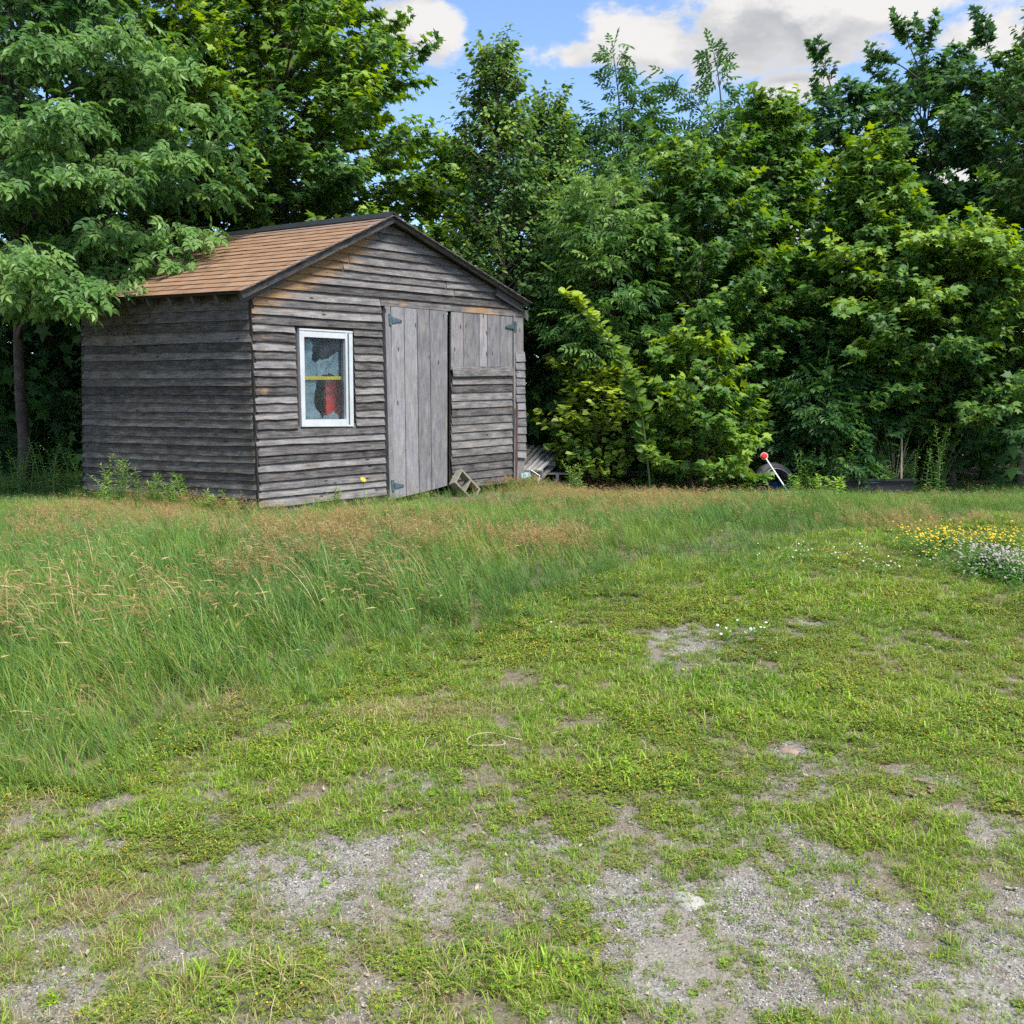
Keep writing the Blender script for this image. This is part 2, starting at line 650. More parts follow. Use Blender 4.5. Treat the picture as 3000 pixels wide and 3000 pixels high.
M['maple'] = leafmat('maple_leaf', [(0.030, 0.082, 0.030), (0.055, 0.135, 0.034), (0.115, 0.22, 0.034), (0.25, 0.36, 0.04)], 0.36, 0.5, 0.3)
M['ash'] = leafmat('compound_leaf', [(0.030, 0.088, 0.028), (0.056, 0.140, 0.036), (0.100, 0.205, 0.045), (0.19, 0.31, 0.09)], 0.34, 0.5, 0.3)
M['birch'] = leafmat('birch_leaf', [(0.035, 0.095, 0.03), (0.06, 0.14, 0.035), (0.13, 0.23, 0.045), (0.34, 0.44, 0.06)], 0.36, 0.45, 0.35)
M['weed'] = leafmat('weed_leaf', [(0.05, 0.13, 0.04), (0.085, 0.20, 0.05), (0.15, 0.29, 0.06), (0.26, 0.40, 0.08)], 0.32, 0.5, 0.35)
M['tallgrass'] = grassmat('tall_grass', [(0.062, 0.150, 0.036), (0.095, 0.205, 0.046), (0.135, 0.240, 0.034), (0.20, 0.275, 0.038)],
                          [(0.30, 0.20, 0.085), (0.42, 0.31, 0.14), (0.52, 0.43, 0.22)], 0.28, 0.7)
M['haze'] = grassmat('bent_grass', [(0.12, 0.18, 0.04), (0.2, 0.2, 0.06)],
                     [(0.30, 0.185, 0.075), (0.40, 0.27, 0.11), (0.47, 0.35, 0.16)], 0.3, 0.7)
M['shortgrass'] = grassmat('short_grass', [(0.105, 0.205, 0.028), (0.165, 0.31, 0.022), (0.25, 0.40, 0.018), (0.23, 0.25, 0.045)],
                           [(0.22, 0.16, 0.07), (0.38, 0.31, 0.16), (0.45, 0.38, 0.22)], 0.3, 1.6)
M['wiry'] = grassmat('wiry_stems', [(0.12, 0.15, 0.04), (0.17, 0.19, 0.05)], [(0.15, 0.075, 0.04), (0.24, 0.15, 0.08), (0.33, 0.25, 0.14)], 0.2, 2.0)
M['medic'] = grassmat('low_weeds', [(0.095, 0.150, 0.026), (0.145, 0.215, 0.028), (0.20, 0.26, 0.030), (0.20, 0.17, 0.05)],
                      [(0.55, 0.40, 0.02), (0.24, 0.13, 0.06), (0.35, 0.25, 0.12)], 0.22, 2.2)


def shingle_mat():
    m, t, b, out = mat('asphalt_shingle')
    uv = nd(t, 'ShaderNodeUVMap')
    gr = tnoise(t, uv, 'UV', 160, 3, 0.7)
    st = tnoise(t, uv, 'UV', 1.0, 5, 0.6, (6, 1.5, 1))
    tn = attr(t, 'tone')
    a = nd(t, 'ShaderNodeMath', operation='MULTIPLY_ADD', inp={1: 0.12})
    lk(t, tn, 'Fac', a, 0)
    lk(t, st, 'Fac', a, 2)
    c = ramp(t, a, 0, [(0.30, (0.125, 0.068, 0.036)), (0.55, (0.215, 0.122, 0.066)), (0.85, (0.29, 0.178, 0.105))])
    g = mrange(t, gr, 'Fac', 0.3, 0.7, 0.7, 1.2)
    c2 = mixc(t, None, 1.0, c, 0, g, 0, 'MULTIPLY')
    br = attr(t, 'bare')
    c3 = mixc(t, br, 'Fac', c2, 'Result', (0.10, 0.10, 0.115), 0)
    lk(t, c3, 'Result', b, 'Base Color')
    b.inputs['Roughness'].default_value = 0.9
    bp = nd(t, 'ShaderNodeBump')
    bp.inputs['Strength'].default_value = 0.4
    bp.inputs['Distance'].default_value = 0.003
    lk(t, gr, 'Fac', bp, 'Height')
    lk(t, bp, 0, b, 'Normal')
    return m


M['shingle'] = shingle_mat()


def ground_mat():
    m, t, b, out = mat('gravelly_ground')
    ge = nd(t, 'ShaderNodeNewGeometry')
    vo = nd(t, 'ShaderNodeTexVoronoi')
    vo.inputs['Scale'].default_value = 110
    lk(t, ge, 'Position', vo, 'Vector')
    n1 = tnoise(t, ge, 'Position', 3.0, 6, 0.6)
    n2 = tnoise(t, ge, 'Position', 60.0, 4, 0.7)
    gcol = ramp(t, vo, 'Color', [(0.0, (0.09, 0.086, 0.08)), (0.5, (0.21, 0.20, 0.18)), (1.0, (0.36, 0.35, 0.32))])
    scol = ramp(t, n2, 'Fac', [(0.3, (0.14, 0.127, 0.108)), (0.7, (0.26, 0.24, 0.21))])
    sel = mrange(t, n1, 'Fac', 0.42, 0.58, 0, 1, True)
    gr = mixc(t, sel, 0, scol, 0, gcol, 0)
    soil = ramp(t, n2, 'Fac', [(0.3, (0.075, 0.062, 0.044)), (0.7, (0.18, 0.152, 0.11))])
    ba = attr(t, 'bare')
    c = mixc(t, ba, 'Fac', soil, 0, gr, 'Result')
    lk(t, c, 'Result', b, 'Base Color')
    b.inputs['Roughness'].default_value = 0.95
    b.inputs['Specular IOR Level'].default_value = 0.15
    bp = nd(t, 'ShaderNodeBump')
    bp.inputs['Strength'].default_value = 0.6
    bp.inputs['Distance'].default_value = 0.006
    lk(t, vo, 'Distance', bp, 'Height')
    lk(t, bp, 0, b, 'Normal')
    return m


M['ground'] = ground_mat()
M['pebble'] = plain('pebble', (0.33, 0.32, 0.30), 0.9, 0.2, 0, 0.3, 30)


def pebble_mat():
    m, t, b, out = mat('gravel_stone')
    oi = nd(t, 'ShaderNodeObjectInfo')
    c = ramp(t, oi, 'Random', [(0, (0.05, 0.05, 0.05)), (0.35, (0.145, 0.14, 0.13)), (0.75, (0.25, 0.24, 0.215)), (1, (0.40, 0.385, 0.35))])
    lk(t, c, 0, b, 'Base Color')
    b.inputs['Roughness'].default_value = 0.9
    return m


M['pebble'] = pebble_mat()


def film_mat():
    m, t, b, out = mat('dusty_film')
    tc = nd(t, 'ShaderNodeTexCoord')
    n = tnoise(t, tc, 'Object', 9, 8, 0.7)
    n2 = tnoise(t, tc, 'Object', 26, 6, 0.7)
    c = ramp(t, n, 'Fac', [(0.3, (0.18, 0.26, 0.30)), (0.7, (0.36, 0.45, 0.50))])
    sp = mrange(t, n2, 'Fac', 0.64, 0.72, 0, 0.7)
    c2 = mixc(t, sp, 0, c, 0, (0.55, 0.58, 0.6), 0)
    lk(t, c2, 'Result', b, 'Base Color')
    b.inputs['Roughness'].default_value = 0.6
    tr = nd(t, 'ShaderNodeBsdfTransparent')
    mx = nd(t, 'ShaderNodeMixShader')
    f = mrange(t, n, 'Fac', 0.35, 0.65, 0.55, 0.9)
    lk(t, f, 0, mx, 0)
    lk(t, tr, 0, mx, 1)
    lk(t, b, 0, mx, 2)
    lk(t, mx, 0, out, 0)
    return m


def glass_mat():
    m, t, b, out = mat('dirty_window_glass')
    b.inputs['Base Color'].default_value = (0.02, 0.02, 0.02, 1)
    b.inputs['Roughness'].default_value = 0.06
    b.inputs['Specular IOR Level'].default_value = 0.5
    tc = nd(t, 'ShaderNodeTexCoord')
    n = tnoise(t, tc, 'Object', 7, 7, 0.65)
    tr = nd(t, 'ShaderNodeBsdfTransparent')
    tr.inputs[0].default_value = (0.9, 0.94, 0.95, 1)
    gl = nd(t, 'ShaderNodeBsdfGlossy')
    gl.inputs['Roughness'].default_value = 0.04
    fr = nd(t, 'ShaderNodeFresnel')
    fr.inputs['IOR'].default_value = 1.22
    mx = nd(t, 'ShaderNodeMixShader')
    lk(t, fr, 0, mx, 0)
    lk(t, tr, 0, mx, 1)
    lk(t, gl, 0, mx, 2)
    df = nd(t, 'ShaderNodeBsdfDiffuse')
    df.inputs[0].default_value = (0.42, 0.45, 0.47, 1)
    d = mrange(t, n, 'Fac', 0.45, 0.75, 0.0, 0.05)
    m2 = nd(t, 'ShaderNodeMixShader')
    lk(t, d, 0, m2, 0)
    lk(t, mx, 0, m2, 1)
    lk(t, df, 0, m2, 2)
    lk(t, m2, 0, out, 0)
    return m


M['film'] = film_mat()
M['glass'] = glass_mat()

# ------------------------------------------------------------------ ground layout (world coordinates)
bpts = [gp(*p) for p in ((0, 2480), (350, 2380), (700, 2220), (950, 2090), (1300, 2030), (1500, 1940), (1720, 1850), (1950, 1760), (2250, 1700), (2550, 1640), (3000, 1570))]
BX = np.array([p[0] for p in bpts])
BY = np.array([p[1] for p in bpts])
_o = np.argsort(BX)
BX, BY = BX[_o], BY[_o]


def edge_y(x):
    yb = np.interp(x, BX, BY)
    yb = np.where(x < BX[0], BY[0] + (x - BX[0]) * 0.25, yb)
    return yb


def tall(x, y):
    """0 on the mown and gravelled yard, rising to 1 in the tall grass"""
    n = (fbm(x * 1.6, y * 1.6, 21) - 0.5) * 1.1
    return sstep(-0.10, 0.75, y - edge_y(x) + n)


def discs(lst):
    out = []
    for px, py, rx, ry in lst:
        c = gp(px, py)
        e = gp(px + rx, py)
        f1, f2 = gp(px, py - ry), gp(px, py + ry)
        out.append((c[0], c[1], abs(e[0] - c[0]), max(0.08, abs(f1[1] - f2[1]) / 2)))
    return out


def indisc(D, x, y, soft=0.5):
    v = np.zeros_like(x)
    for cx, cy, rx, ry in D:
        d = np.sqrt(((x - cx) / rx) ** 2 + ((y - cy) / ry) ** 2)
        v = np.maximum(v, 1 - sstep(1 - soft, 1 + soft, d))
    return v


GRAVEL = discs([(900, 2550, 260, 90), (2500, 2800, 700, 210), (2150, 2680, 420, 120), (1930, 2150, 110, 35), (1180, 2300, 120, 50), (2870, 2420, 130, 60),
                (1560, 2560, 260, 110), (1350, 2650, 200, 90), (2310, 2200, 60, 25), (2200, 1840, 260, 40), (1980, 1900, 240, 50), (180, 2930, 220, 80), (560, 2780, 160, 70),
                (1900, 2850, 260, 110), (2700, 2270, 90, 35), (300, 2490, 90, 30), (2900, 2640, 160, 60), (1250, 2480, 200, 60), (1750, 2640, 200, 60)])
LUSH = discs([(1050, 2150, 160, 60), (900, 2240, 200, 60), (1650, 1900, 220, 50), (2500, 1760, 420, 60), (2150, 1800, 200, 40), (1500, 2870, 260, 70), (2300, 2060, 500, 90),
              (1870, 2280, 200, 60), (430, 2420, 120, 50), (2750, 2110, 300, 80), (700, 2900, 220, 60), (1200, 2200, 150, 50), (2550, 2430, 260, 60), (2980, 2370, 60, 40)])
TAN = discs([(430, 1510, 330, 40), (1050, 1570, 300, 60), (1750, 1465, 330, 45), (2800, 1550, 260, 35), (760, 1710, 90, 30), (1550, 1610, 180, 45)])
SEEDY = discs([(1130, 1760, 230, 70), (230, 1830, 300, 120), (1000, 1620, 300, 50), (500, 1900, 300, 80)])
STRAW = discs([(330, 2660, 140, 55), (1100, 2700, 60, 35), (1290, 2750, 60, 30), (60, 2400, 100, 70), (1230, 2090, 260, 30), (500, 2080, 300, 60)])


def bareness(x, y):
    g = indisc(GRAVEL, x, y)
    lush = indisc(LUSH, x, y)
    n = fbm(x * 2.3, y * 2.3, 41)
    v = 0.16 + g * 0.46 - lush * 0.45 + (n - 0.5) * 1.2 + (fbm(x * 11, y * 11, 43, 2) - 0.5) * 0.7
    v = v - 0.30 * sstep(3.0, 4.6, y) * (1 - .5 * g)
    return np.clip(v, 0, 1) * (1 - tall(x, y))


# ------------------------------------------------------------------ ground sheet
def build_ground():
    def axis(lo, f0, f1, hi, step):
        a = list(np.arange(f0, f1, step))
        left, s, v = [], step, f0
        while v > lo:
            s *= 1.35
            v -= s
            left.append(v)
        right, s, v = [], step, a[-1]
        while v < hi:
            s *= 1.35
            v += s
            right.append(v)
        return np.array(left[::-1] + a + right)
    xs = axis(-700, -6.5, 6.5, 700, 0.07)
    ys = axis(-300, 1.2, 11.5, 1200, 0.07)
    X, Y = np.meshgrid(xs, ys)
    x, y = X.ravel(), Y.ravel()
    z = hz(x, y)
    nx, ny = len(xs), len(ys)
    i = np.arange((nx - 1) * (ny - 1))
    r, c = i // (nx - 1), i % (nx - 1)
    a = r * nx + c
    F = np.stack([a, a + 1, a + nx + 1, a + nx], 1)
    b = bareness(x, y)
    o = link('ground', np_mesh('ground', np.stack([x, y, z], 1), F, M['ground'], {'bare': b}, smooth=True))
    tag(o, 'gravelly yard rising gently to the shed', kind='structure')


build_ground()

# ------------------------------------------------------------------ the shed
A0, A1 = at(760, 1512, 9.0), at(736, 868, 9.0)
B0, B1 = at(1533, 1425, 12.0), at(1526, 928, 12.0)
C0, C1 = at(250, 1480, 10.9), at(245, 892, 10.9)
D0, D1 = B0 + (C0 - A0), B1 + (C1 - A1)
NF = nrm(np.cross(nrm(B0 - A0), np.array([0, 0, 1.0])))          # out of the front wall
NL = nrm(np.cross(np.array([0, 0, 1.0]), nrm(C0 - A0)))          # out of the side wall
if NF[1] > 0:
    NF = -NF
if NL[1] > 0:
    NL = -NL


def quadmap(P00, P10, P01, P11):
    def f(s, t):
        s = np.asarray(s, float)[..., None]
        t = np.asarray(t, float)[..., None]
        return (P00 * (1 - s) + P10 * s) * (1 - t) + (P01 * (1 - s) + P11 * s) * t
    return f


front = quadmap(A0, B0, A1, B1)
left = quadmap(A0, C0, A1, C1)
back = quadmap(C0, D0, C1, D1)
right = quadmap(B0, D0, B1, D1)


def fst(px, py):
    """front-wall coordinates seen at px, py"""
    s, t = 0.5, 0.5
    for _ in range(25):
        p = np.array(project(front(s, t)))
        e = 1e-4
        ds = (np.array(project(front(s + e, t))) - p) / e
        dt = (np.array(project(front(s, t + e))) - p) / e
        d = np.linalg.solve(np.stack([ds, dt], 1), np.array([px, py]) - p)
        s, t = s + d[0], t + d[1]
    return s, t


SHED = Thing('shed', (A0 + B0 + C0 + D0) / 4, 'weathered grey clapboard shed with rust-brown shingle roof', 'shed')
OV = C1 - A1
EF, RF, RE = at(703, 853, 8.78), at(1147, 633, 10.18), at(1549, 889, 11.95)
EB = EF + OV * 1.07
RB, REB = RF + OV * 1.07, RE + OV * 1.07


def plane_z(P, Q, Rr):
    n = np.cross(Q - P, Rr - P)
    return lambda x, y: P[2] - (n[0] * (x - P[0]) + n[1] * (y - P[1])) / n[2]


zl, zr = plane_z(EF, RF, EB), plane_z(RE, RF, REB)
ss = np.linspace(-0.02, 1.02, 600)


def srange(t, drop=0.05):
    P = front(ss, np.full_like(ss, t))
    ok = P[:, 2] < np.minimum(zl(P[:, 0], P[:, 1]), zr(P[:, 0], P[:, 1])) - drop
    if not ok.any():
        return None
    return max(0, ss[ok][0]), min(1, ss[ok][-1])


def clapboard(f, N, s0b, s1b, s0t, s1t, t0, t1, mname, parent, K=9, thick=0.031, bare=None, jit=1.0, name='clapboard', tone=None, d0=0.0):
    """one lapped board on wall f, butt edge standing proud"""
    k = np.linspace(0, 1, K)
    sb, st = s0b + (s1b - s0b) * k, s0t + (s1t - s0t) * k
    H = 2.05
    wob = np.interp(k, np.linspace(0, 1, 5), np.random.default_rng(random.randint(0, 10 ** 6)).normal(0, 0.0028 * jit, 5)) / H
    lift = np.abs(np.interp(k, np.linspace(0, 1, 5), np.random.default_rng(random.randint(0, 10 ** 6)).normal(0, 0.003 * jit, 5)))
    tb = np.full(K, t0) + wob
    tt = np.full(K, t1)
    pb, pt = f(sb, tb), f(st, tt)
    outw = (thick + d0 + lift)[:, None] * N
    bfv = None if bare is None else bare(sb, tb)
    V, F, A_, uv = strip(pb + outw, pt + N * (0.005 + d0), pt + N * (d0 - 0.001), pb + outw - N * 0.0125,
                         wid=np.linalg.norm(pt[0] - pb[0]), bare=bfv, tone=tone)
    return SHED.part(name, V, F, M[mname], parent, A_, uv)


def panel(f, N, corners, d0, d1):
    P = np.array([f(s, t) for s, t in corners])
    bf, br, tr, tl = P
    return strip(np.array([bf, br]) + N * d1, np.array([tl, tr]) + N * d1, np.array([tl, tr]) + N * d0, np.array([bf, br]) + N * d0,
                 wid=np.linalg.norm(tl - bf))


def join(parts):
    V, F, n = [], [], 0
    for p in parts:
        V.append(p[0])
        F += [tuple(i + n for i in f) for f in p[1]]
        n += len(p[0])
    return np.concatenate(V), F


def pxquad(pts, d0, d1, vertical=True):
    """board on the front wall through four photograph points TL, TR, BR, BL; grain runs top to bottom if vertical"""
    tl, tr, br, bl = [front(*fst(*p)) for p in pts]
    if vertical:
        K = 7
        k = np.linspace(0, 1, K)[:, None]
        L, Rr = bl + (tl - bl) * k, br + (tr - br) * k
        return strip(Rr + NF * d1, L + NF * d1, L + NF * d0, Rr + NF * d0, wid=np.linalg.norm(tl - tr))
    k = np.linspace(0, 1, 5)[:, None]
    Bt, Tp = bl + (br - bl) * k, tl + (tr - tl) * k
    return strip(Bt + NF * d1, Tp + NF * d1, Tp + NF * d0, Bt + NF * d0, wid=np.linalg.norm(tl - bl))


def build_shed():
    sW0, tW0 = fst(870, 1250)       # window outer corners
    sW1, tW1 = fst(1031, 971)
    _, tW1b = fst(871, 962)
    tW1 = max(tW1, tW1b)
    sD0 = fst(1122, 1200)[0]        # door opening
    sD1 = fst(1527, 1200)[0]
    # backing walls: dark sheathing behind the boards
    win = (sW0 + 0.008, sW1 - 0.008, tW0 + 0.01, tW1 - 0.012)
    parts = [panel(front, NF, [(0.004, 0), (win[0], 0), (win[0], 1), (0.004, 1)], -0.05, -0.004),
             panel(front, NF, [(win[0], 0), (win[1], 0), (win[1], win[2]), (win[0], win[2])], -0.05, -0.004),
             panel(front, NF, [(win[0], win[3]), (win[1], win[3]), (win[1], 1), (win[0], 1)], -0.05, -0.004),
             panel(front, NF, [(win[1], 0), (sD0, 0), (sD0, 1), (win[1], 1)], -0.05, -0.004)]
    gl = [srange(1.0 + 0.02 * i, 0.06) for i in range(40)]
    gl = [(1.0 + 0.02 * i, g) for i, g in enumerate(gl) if g and g[1] - g[0] > 0.01]
    for (t0, g0), (t1, g1) in zip(gl[:-1], gl[1:]):
        parts.append(panel(front, NF, [(g0[0], t0), (g0[1], t0), (g1[1], t1), (g1[0], t1)], -0.05, -0.004))
    V, F = join(parts)
    wf = SHED.part('front_wall', V, F, M['dark'])
    wl = SHED.part('side_wall', *panel(left, NL, [(0.004, 0), (1, 0), (1, 1), (0.004, 1)], -0.05, -0.004)[:2], M['dark'])
    NB, NR = -NF, -NL
    wb = SHED.part('back_wall', *panel(back, NB, [(0.01, 0), (0.99, 0), (0.99, 1), (0.01, 1)], -0.05, -0.004)[:2], M['dark'])
    wr = SHED.part('side_wall', *panel(right, NR, [(0.012, 0), (1, 0), (1, 1), (0.012, 1)], -0.05, -0.004)[:2], M['dark'])
    # back gable
    g = np.array([D1, C1, RB - (RF - front(0.42, 1.0)) * 0])
    apx = np.array([RB[0], RB[1], RB[2] - 0.08]) - OV * 0.07
    V = np.array([C1, D1, apx, C1 + NB * -0.03, D1 + NB * -0.03, apx + NB * -0.03])
    SHED.part('back_gable', V, [(0, 2, 1), (3, 4, 5), (0, 1, 4, 3), (1, 2, 5, 4), (2, 0, 3, 5)], M['dark'])

    def bare(s, t):
        P = front(s, t)
        d = zl(P[:, 0], P[:, 1]) - P[:, 2]
        v = np.where(s < 0.46, 1.5 - d / 0.36, 0) * (1 - .8 * sstep(0.30, 0.47, s))
        v = np.maximum(v, 0.75 * (1 - sstep(0.0, 0.16, s)) * sstep(0.86, 0.98, t))
        return np.clip(v, 0, 1)
    # front boards left of the door
    NROW = 25
    dt = 1.0 / NROW
    tb = [max(-0.02, i * dt + random.uniform(-0.10, 0.10) * dt) for i in range(NROW + 1)]
    tb[0], tb[NROW] = -0.03, 1.0
    for i in range(NROW):
        t0, t1 = tb[i], tb[i + 1] + 0.35 * dt
        segs = [(0.0, sD0 - 0.001)]
        if t1 > tW0 + 0.3 * dt and t0 < tW1 - 0.2 * dt:
            segs = [(0.0, sW0 - 0.001), (sW1 + 0.001, sD0 - 0.001)]
        for a, b in segs:
            a2 = a - (random.uniform(0.0, 0.006) if a == 0 else 0)
            bfun = bare
            if i == 1:
                bfun = lambda s, t: np.clip(0.72 - s / 0.12, 0, 1)
            elif i in (14, 20):
                bfun = lambda s, t: np.clip(0.6 - np.abs(s - 0.02) / 0.10, 0, 1)
            clapboard(front, NF, a2, b, a2, b, t0, t1, 'clap', wf, bare=bfun)
    # boards of the gable, over the door
    t0 = 1.0
    joints = {1: .93, 2: .70, 3: .70, 5: .21, 4: .21, 8: .36, 9: .30, 10: .30}
    row = 0
    while True:
        t1 = t0 + dt * random.uniform(0.93, 1.07)
        gb, gt = srange(t0, 0.035), srange(t1 + 0.3 * dt, 0.03)
        if gb is None or gb[1] - gb[0] < 0.03:
            break
        if gt is None:
            gt = ((gb[0] + gb[1]) / 2 - .004, (gb[0] + gb[1]) / 2 + .004)
        a, b, at_, bt = gb[0], gb[1], gt[0], gt[1]
        if row == 0:
            clapboard(front, NF, a, sD0 - 0.006, at_, sD0 - 0.006, t0, t1 + 0.3 * dt, 'clap', wf, bare=bare)
            hb = lambda s, t: np.clip(0.75 * np.exp(-((s - 0.47) / 0.03) ** 2) + 0.75 * np.exp(-((s - 0.8) / 0.12) ** 2), 0, 1)
            clapboard(front, NF, sD0 - 0.004, 1.0, sD0 - 0.004, bt, t0, t1 + 0.3 * dt, 'clap', wf, K=16, thick=0.031, bare=hb, name='header_board')
        elif row in joints:
            j = a + (b - a) * joints[row]
            clapboard(front, NF, a, j - .001, at_, j - .001, t0, t1 + .3 * dt, 'clap', wf, bare=bare)
            clapboard(front, NF, j + .001, b, j + .001, bt, t0, t1 + .3 * dt, 'clap', wf, bare=bare)
        else:
            clapboard(front, NF, a, b, at_, bt, t0, t1 + .3 * dt, 'clap', wf, bare=bare, K=14)
        t0 = t1
        row += 1
    # side wall boards
    NS = 24
    ws = np.array([1.0] * 20 + [1.15, 1.3, 1.3, 1.35])
    tl_ = np.concatenate([[0], np.cumsum(ws / ws.sum())])
    for i in range(NS):
        t0 = tl_[i] + random.uniform(-.1, .1) / NS if i else -0.03
        t1 = tl_[i + 1] + 0.35 / NS
        e = random.uniform(0, 0.008)
        bf_ = (lambda s, t: np.clip(0.5 - np.abs(s - 0.35) / 0.6, 0, 1)) if i in (20, 21) else None
        clapboard(left, NL, e, 1.0, e, 1.0, t0, min(t1, 1.02), 'clap_shade', wl, bare=bf_, K=12, tone=random.random())
    for i in range(NS):
        clapboard(right, NR, 0.0, 1.0, 0.0, 1.0, i / NS - .01, (i + 1.35) / NS, 'clap_shade', wr, K=4)
        clapboard(back, NB, 0.0, 1.0, 0.0, 1.0, i / NS - .01, (i + 1.35) / NS, 'clap_shade', wb, K=4)
    # corner posts
    for P0, P1, n in ((A0, A1, NF + NL), (C0, C1, NL - NF), (D0, D1, -NF - NL)):
        n = nrm(n)
        c0, c1 = P0 + n * 0.004, P1 + n * 0.004
        SHED.part('corner_board', *beam(c0 - [0, 0, .05], c1, NF * 0.018, NL * 0.018, K=8, bare=np.array([0, 0, 0, 0, .2, .5, .8, .8]))[:2], M['clap_shade'])

    # ---- window
    WIN = SHED.part('window', *join([pxquad([(871, 962), (1027, 971), (1027, 976), (871, 967)], -0.03, 0.034, False)[:2]]), M['white'])
    o = [(871, 962), (1027, 971), (1031, 1249), (879, 1250)]
    g_ = [(885, 986), (1005, 992), (1009, 1228), (889, 1230)]
    for nm, q in (('frame', [o[0], (o[0][0] + 14, o[0][1] + 1), (o[3][0] + 11, o[3][1]), o[3]]),
                  ('frame', [(o[1][0] - 21, o[1][1] + 4), (o[1][0], o[1][1] + 5), o[2], (o[2][0] - 21, o[2][1])])):
        SHED.part(nm, *pxquad(q, -0.045, 0.030)[:2], M['white'], WIN)
    SHED.part('frame', *pxquad([(885, 968), (1006, 975), (1006, 993), (885, 987)], -0.045, 0.028, False)[:2], M['white'], WIN)
    SHED.part('frame', *pxquad([(889, 1229), (1010, 1228), (1010, 1249), (890, 1250)], -0.045, 0.028, False)[:2], M['white'], WIN)
    SHED.part('frame_lip', *pxquad([(1012, 978), (1016, 978), (1020, 1243), (1016, 1243)], 0.030, 0.033)[:2], M['hinge'], WIN)
    SHED.part('pane', *pxquad([(884, 986), (1008, 991), (1011, 1230), (888, 1231)], -0.012, -0.008)[:2], M['glass'], WIN)
    # torn plastic film behind the glass, as outlines in pane coordinates (u across, v down)
    q = [front(*fst(*p)) for p in g_]

    def pane(u, v, d):
        return (q[0] * (1 - u) + q[1] * u) * (1 - v) + (q[3] * (1 - u) + q[2] * u) * v + NF * d
    outl = [[(0, 0.02), (.05, .015), (.22, .02), (.33, .045), (.36, .08), (.35, .13), (.34, .2), (.33, .26), (.36, .285), (.42, .30), (.45, .34), (.46, .40), (.44, .46), (.43, .55),
             (.41, .63), (.38, .72), (.37, .80), (.40, .85), (.46, .89), (.52, .93), (.55, 1), (0, 1)],
            [(.42, .30), (.52, .27), (.60, .27), (.70, .245), (.80, .215), (.90, .195), (.95, .165), (1, .15), (1, .50), (.92, .46), (.80, .43), (.66, .44), (.56, .47), (.47, .52), (.46, .40), (.45, .34)],
            [(.55, 1), (.62, .95), (.74, .93), (.86, .90), (1, .96), (1, 1)]]
    B = Bag()
    for k, ol in enumerate(outl):
        pts = []
        for (u0, v0), (u1, v1) in zip(ol, ol[1:] + ol[:1]):
            for r_ in (0, .33, .66):
                ed = (u0 in (0, 1) and u1 == u0) or (v0 == v1 and v0 in (0, 1))
                j = 0 if (r_ == 0 or ed) else random.gauss(0, .008)
                pts.append((u0 + (u1 - u0) * r_ + j, v0 + (v1 - v0) * r_ + j))
        n_ = len(pts)
        fr_ = [pane(a, b, -0.075 - .004 * k) for a, b in pts]
        bk_ = [pane(a, b, -0.0765 - .004 * k) for a, b in pts]
        B.add(np.array(fr_ + bk_), [tuple(range(n_)), tuple(range(2 * n_ - 1, n_ - 1, -1))] + [(i, (i + 1) % n_, n_ + (i + 1) % n_, n_ + i) for i in range(n_)])
    V, F, _ = B.get()
    film = SHED.part('torn_film', V, F, M['film'], WIN)
    film['label'] = 'torn dusty blue-grey film behind the glass'

    # ---- doors
    PL = [1139, 1178, 1216, 1253, 1306]
    topy = lambda x: 899 + (x - 1139) * 0.068
    boty = lambda x: 1462 - (x - 1139) * 0.24
    D1o = SHED.part('door', *pxquad([(1141, 905), (1303, 917), (1304, 1418), (1146, 1455)], -0.012, 0.004)[:2], M['dark'])
    for a, b in zip(PL[:-1], PL[1:]):
        ta, tb_ = topy(a) + random.uniform(-2, 3), topy(b) + random.uniform(-2, 3)
        sh = 7
        V, F, A_, uv = pxquad([(a + 1.0, ta), (b - 1.0, tb_), (b - 1.0 + (sh if b < 1300 else 0), boty(b)), (a + 1.0 + sh, boty(a))], 0.006, 0.028 + random.uniform(0, .004))
        SHED.part('plank', V, F, M['plank'], D1o, A_, uv)
    D2o = SHED.part('door', *pxquad([(1317, 920), (1496, 924), (1496, 1408), (1316, 1425)], -0.012, 0.004)[:2], M['dark'])
    PR = [1316, 1353, 1399, 1423, 1460, 1497]
    for a, b in zip(PR[:-1], PR[1:]):
        V, F, A_, uv = pxquad([(a + .8, 914 + (a - 1316) * .055), (b - .8, 914 + (b - 1316) * .055), (b - .8, 1084), (a + .8, 1084)], 0.006, 0.026 + random.uniform(0, .004))
        SHED.part('plank', V, F, M['plank'], D2o, A_, uv)
    n = 15
    for i in range(n):
        y0l, y0r = 1080 + i * (1432 - 1080) / n, 1079 + i * (1412 - 1079) / n
        hl, hr = (1432 - 1080) / n * 1.0, (1412 - 1079) / n * 1.0
        x0 = 1318 + random.uniform(-1.5, 3)
        lo = 1.5 if random.random() < .3 else 0
        bl, br = front(*fst(x0, y0l + hl + lo)), front(*fst(1496, y0r + hr + random.uniform(-1, 1)))
        tl, tr = front(*fst(x0, y0l - hl * .25)), front(*fst(1496, y0r - hr * .25))
        k = np.linspace(0, 1, 7)[:, None]
        pb, pt = bl + (br - bl) * k, tl + (tr - tl) * k
        ofs = 0.028 if i == 0 else 0.008
        th = ofs + 0.026 + np.abs(np.interp(k[:, 0], [0, .5, 1], [random.gauss(0.004, .004), 0, random.gauss(0, .003)]))[:, None]
        V, F, A_, uv = strip(pb + NF * th, pt + NF * (ofs + .008), pt + NF * (ofs + .002), pb + NF * (th - .012), wid=.1)
        SHED.part('clapboard', V, F, M['clap'], D2o, A_, uv)
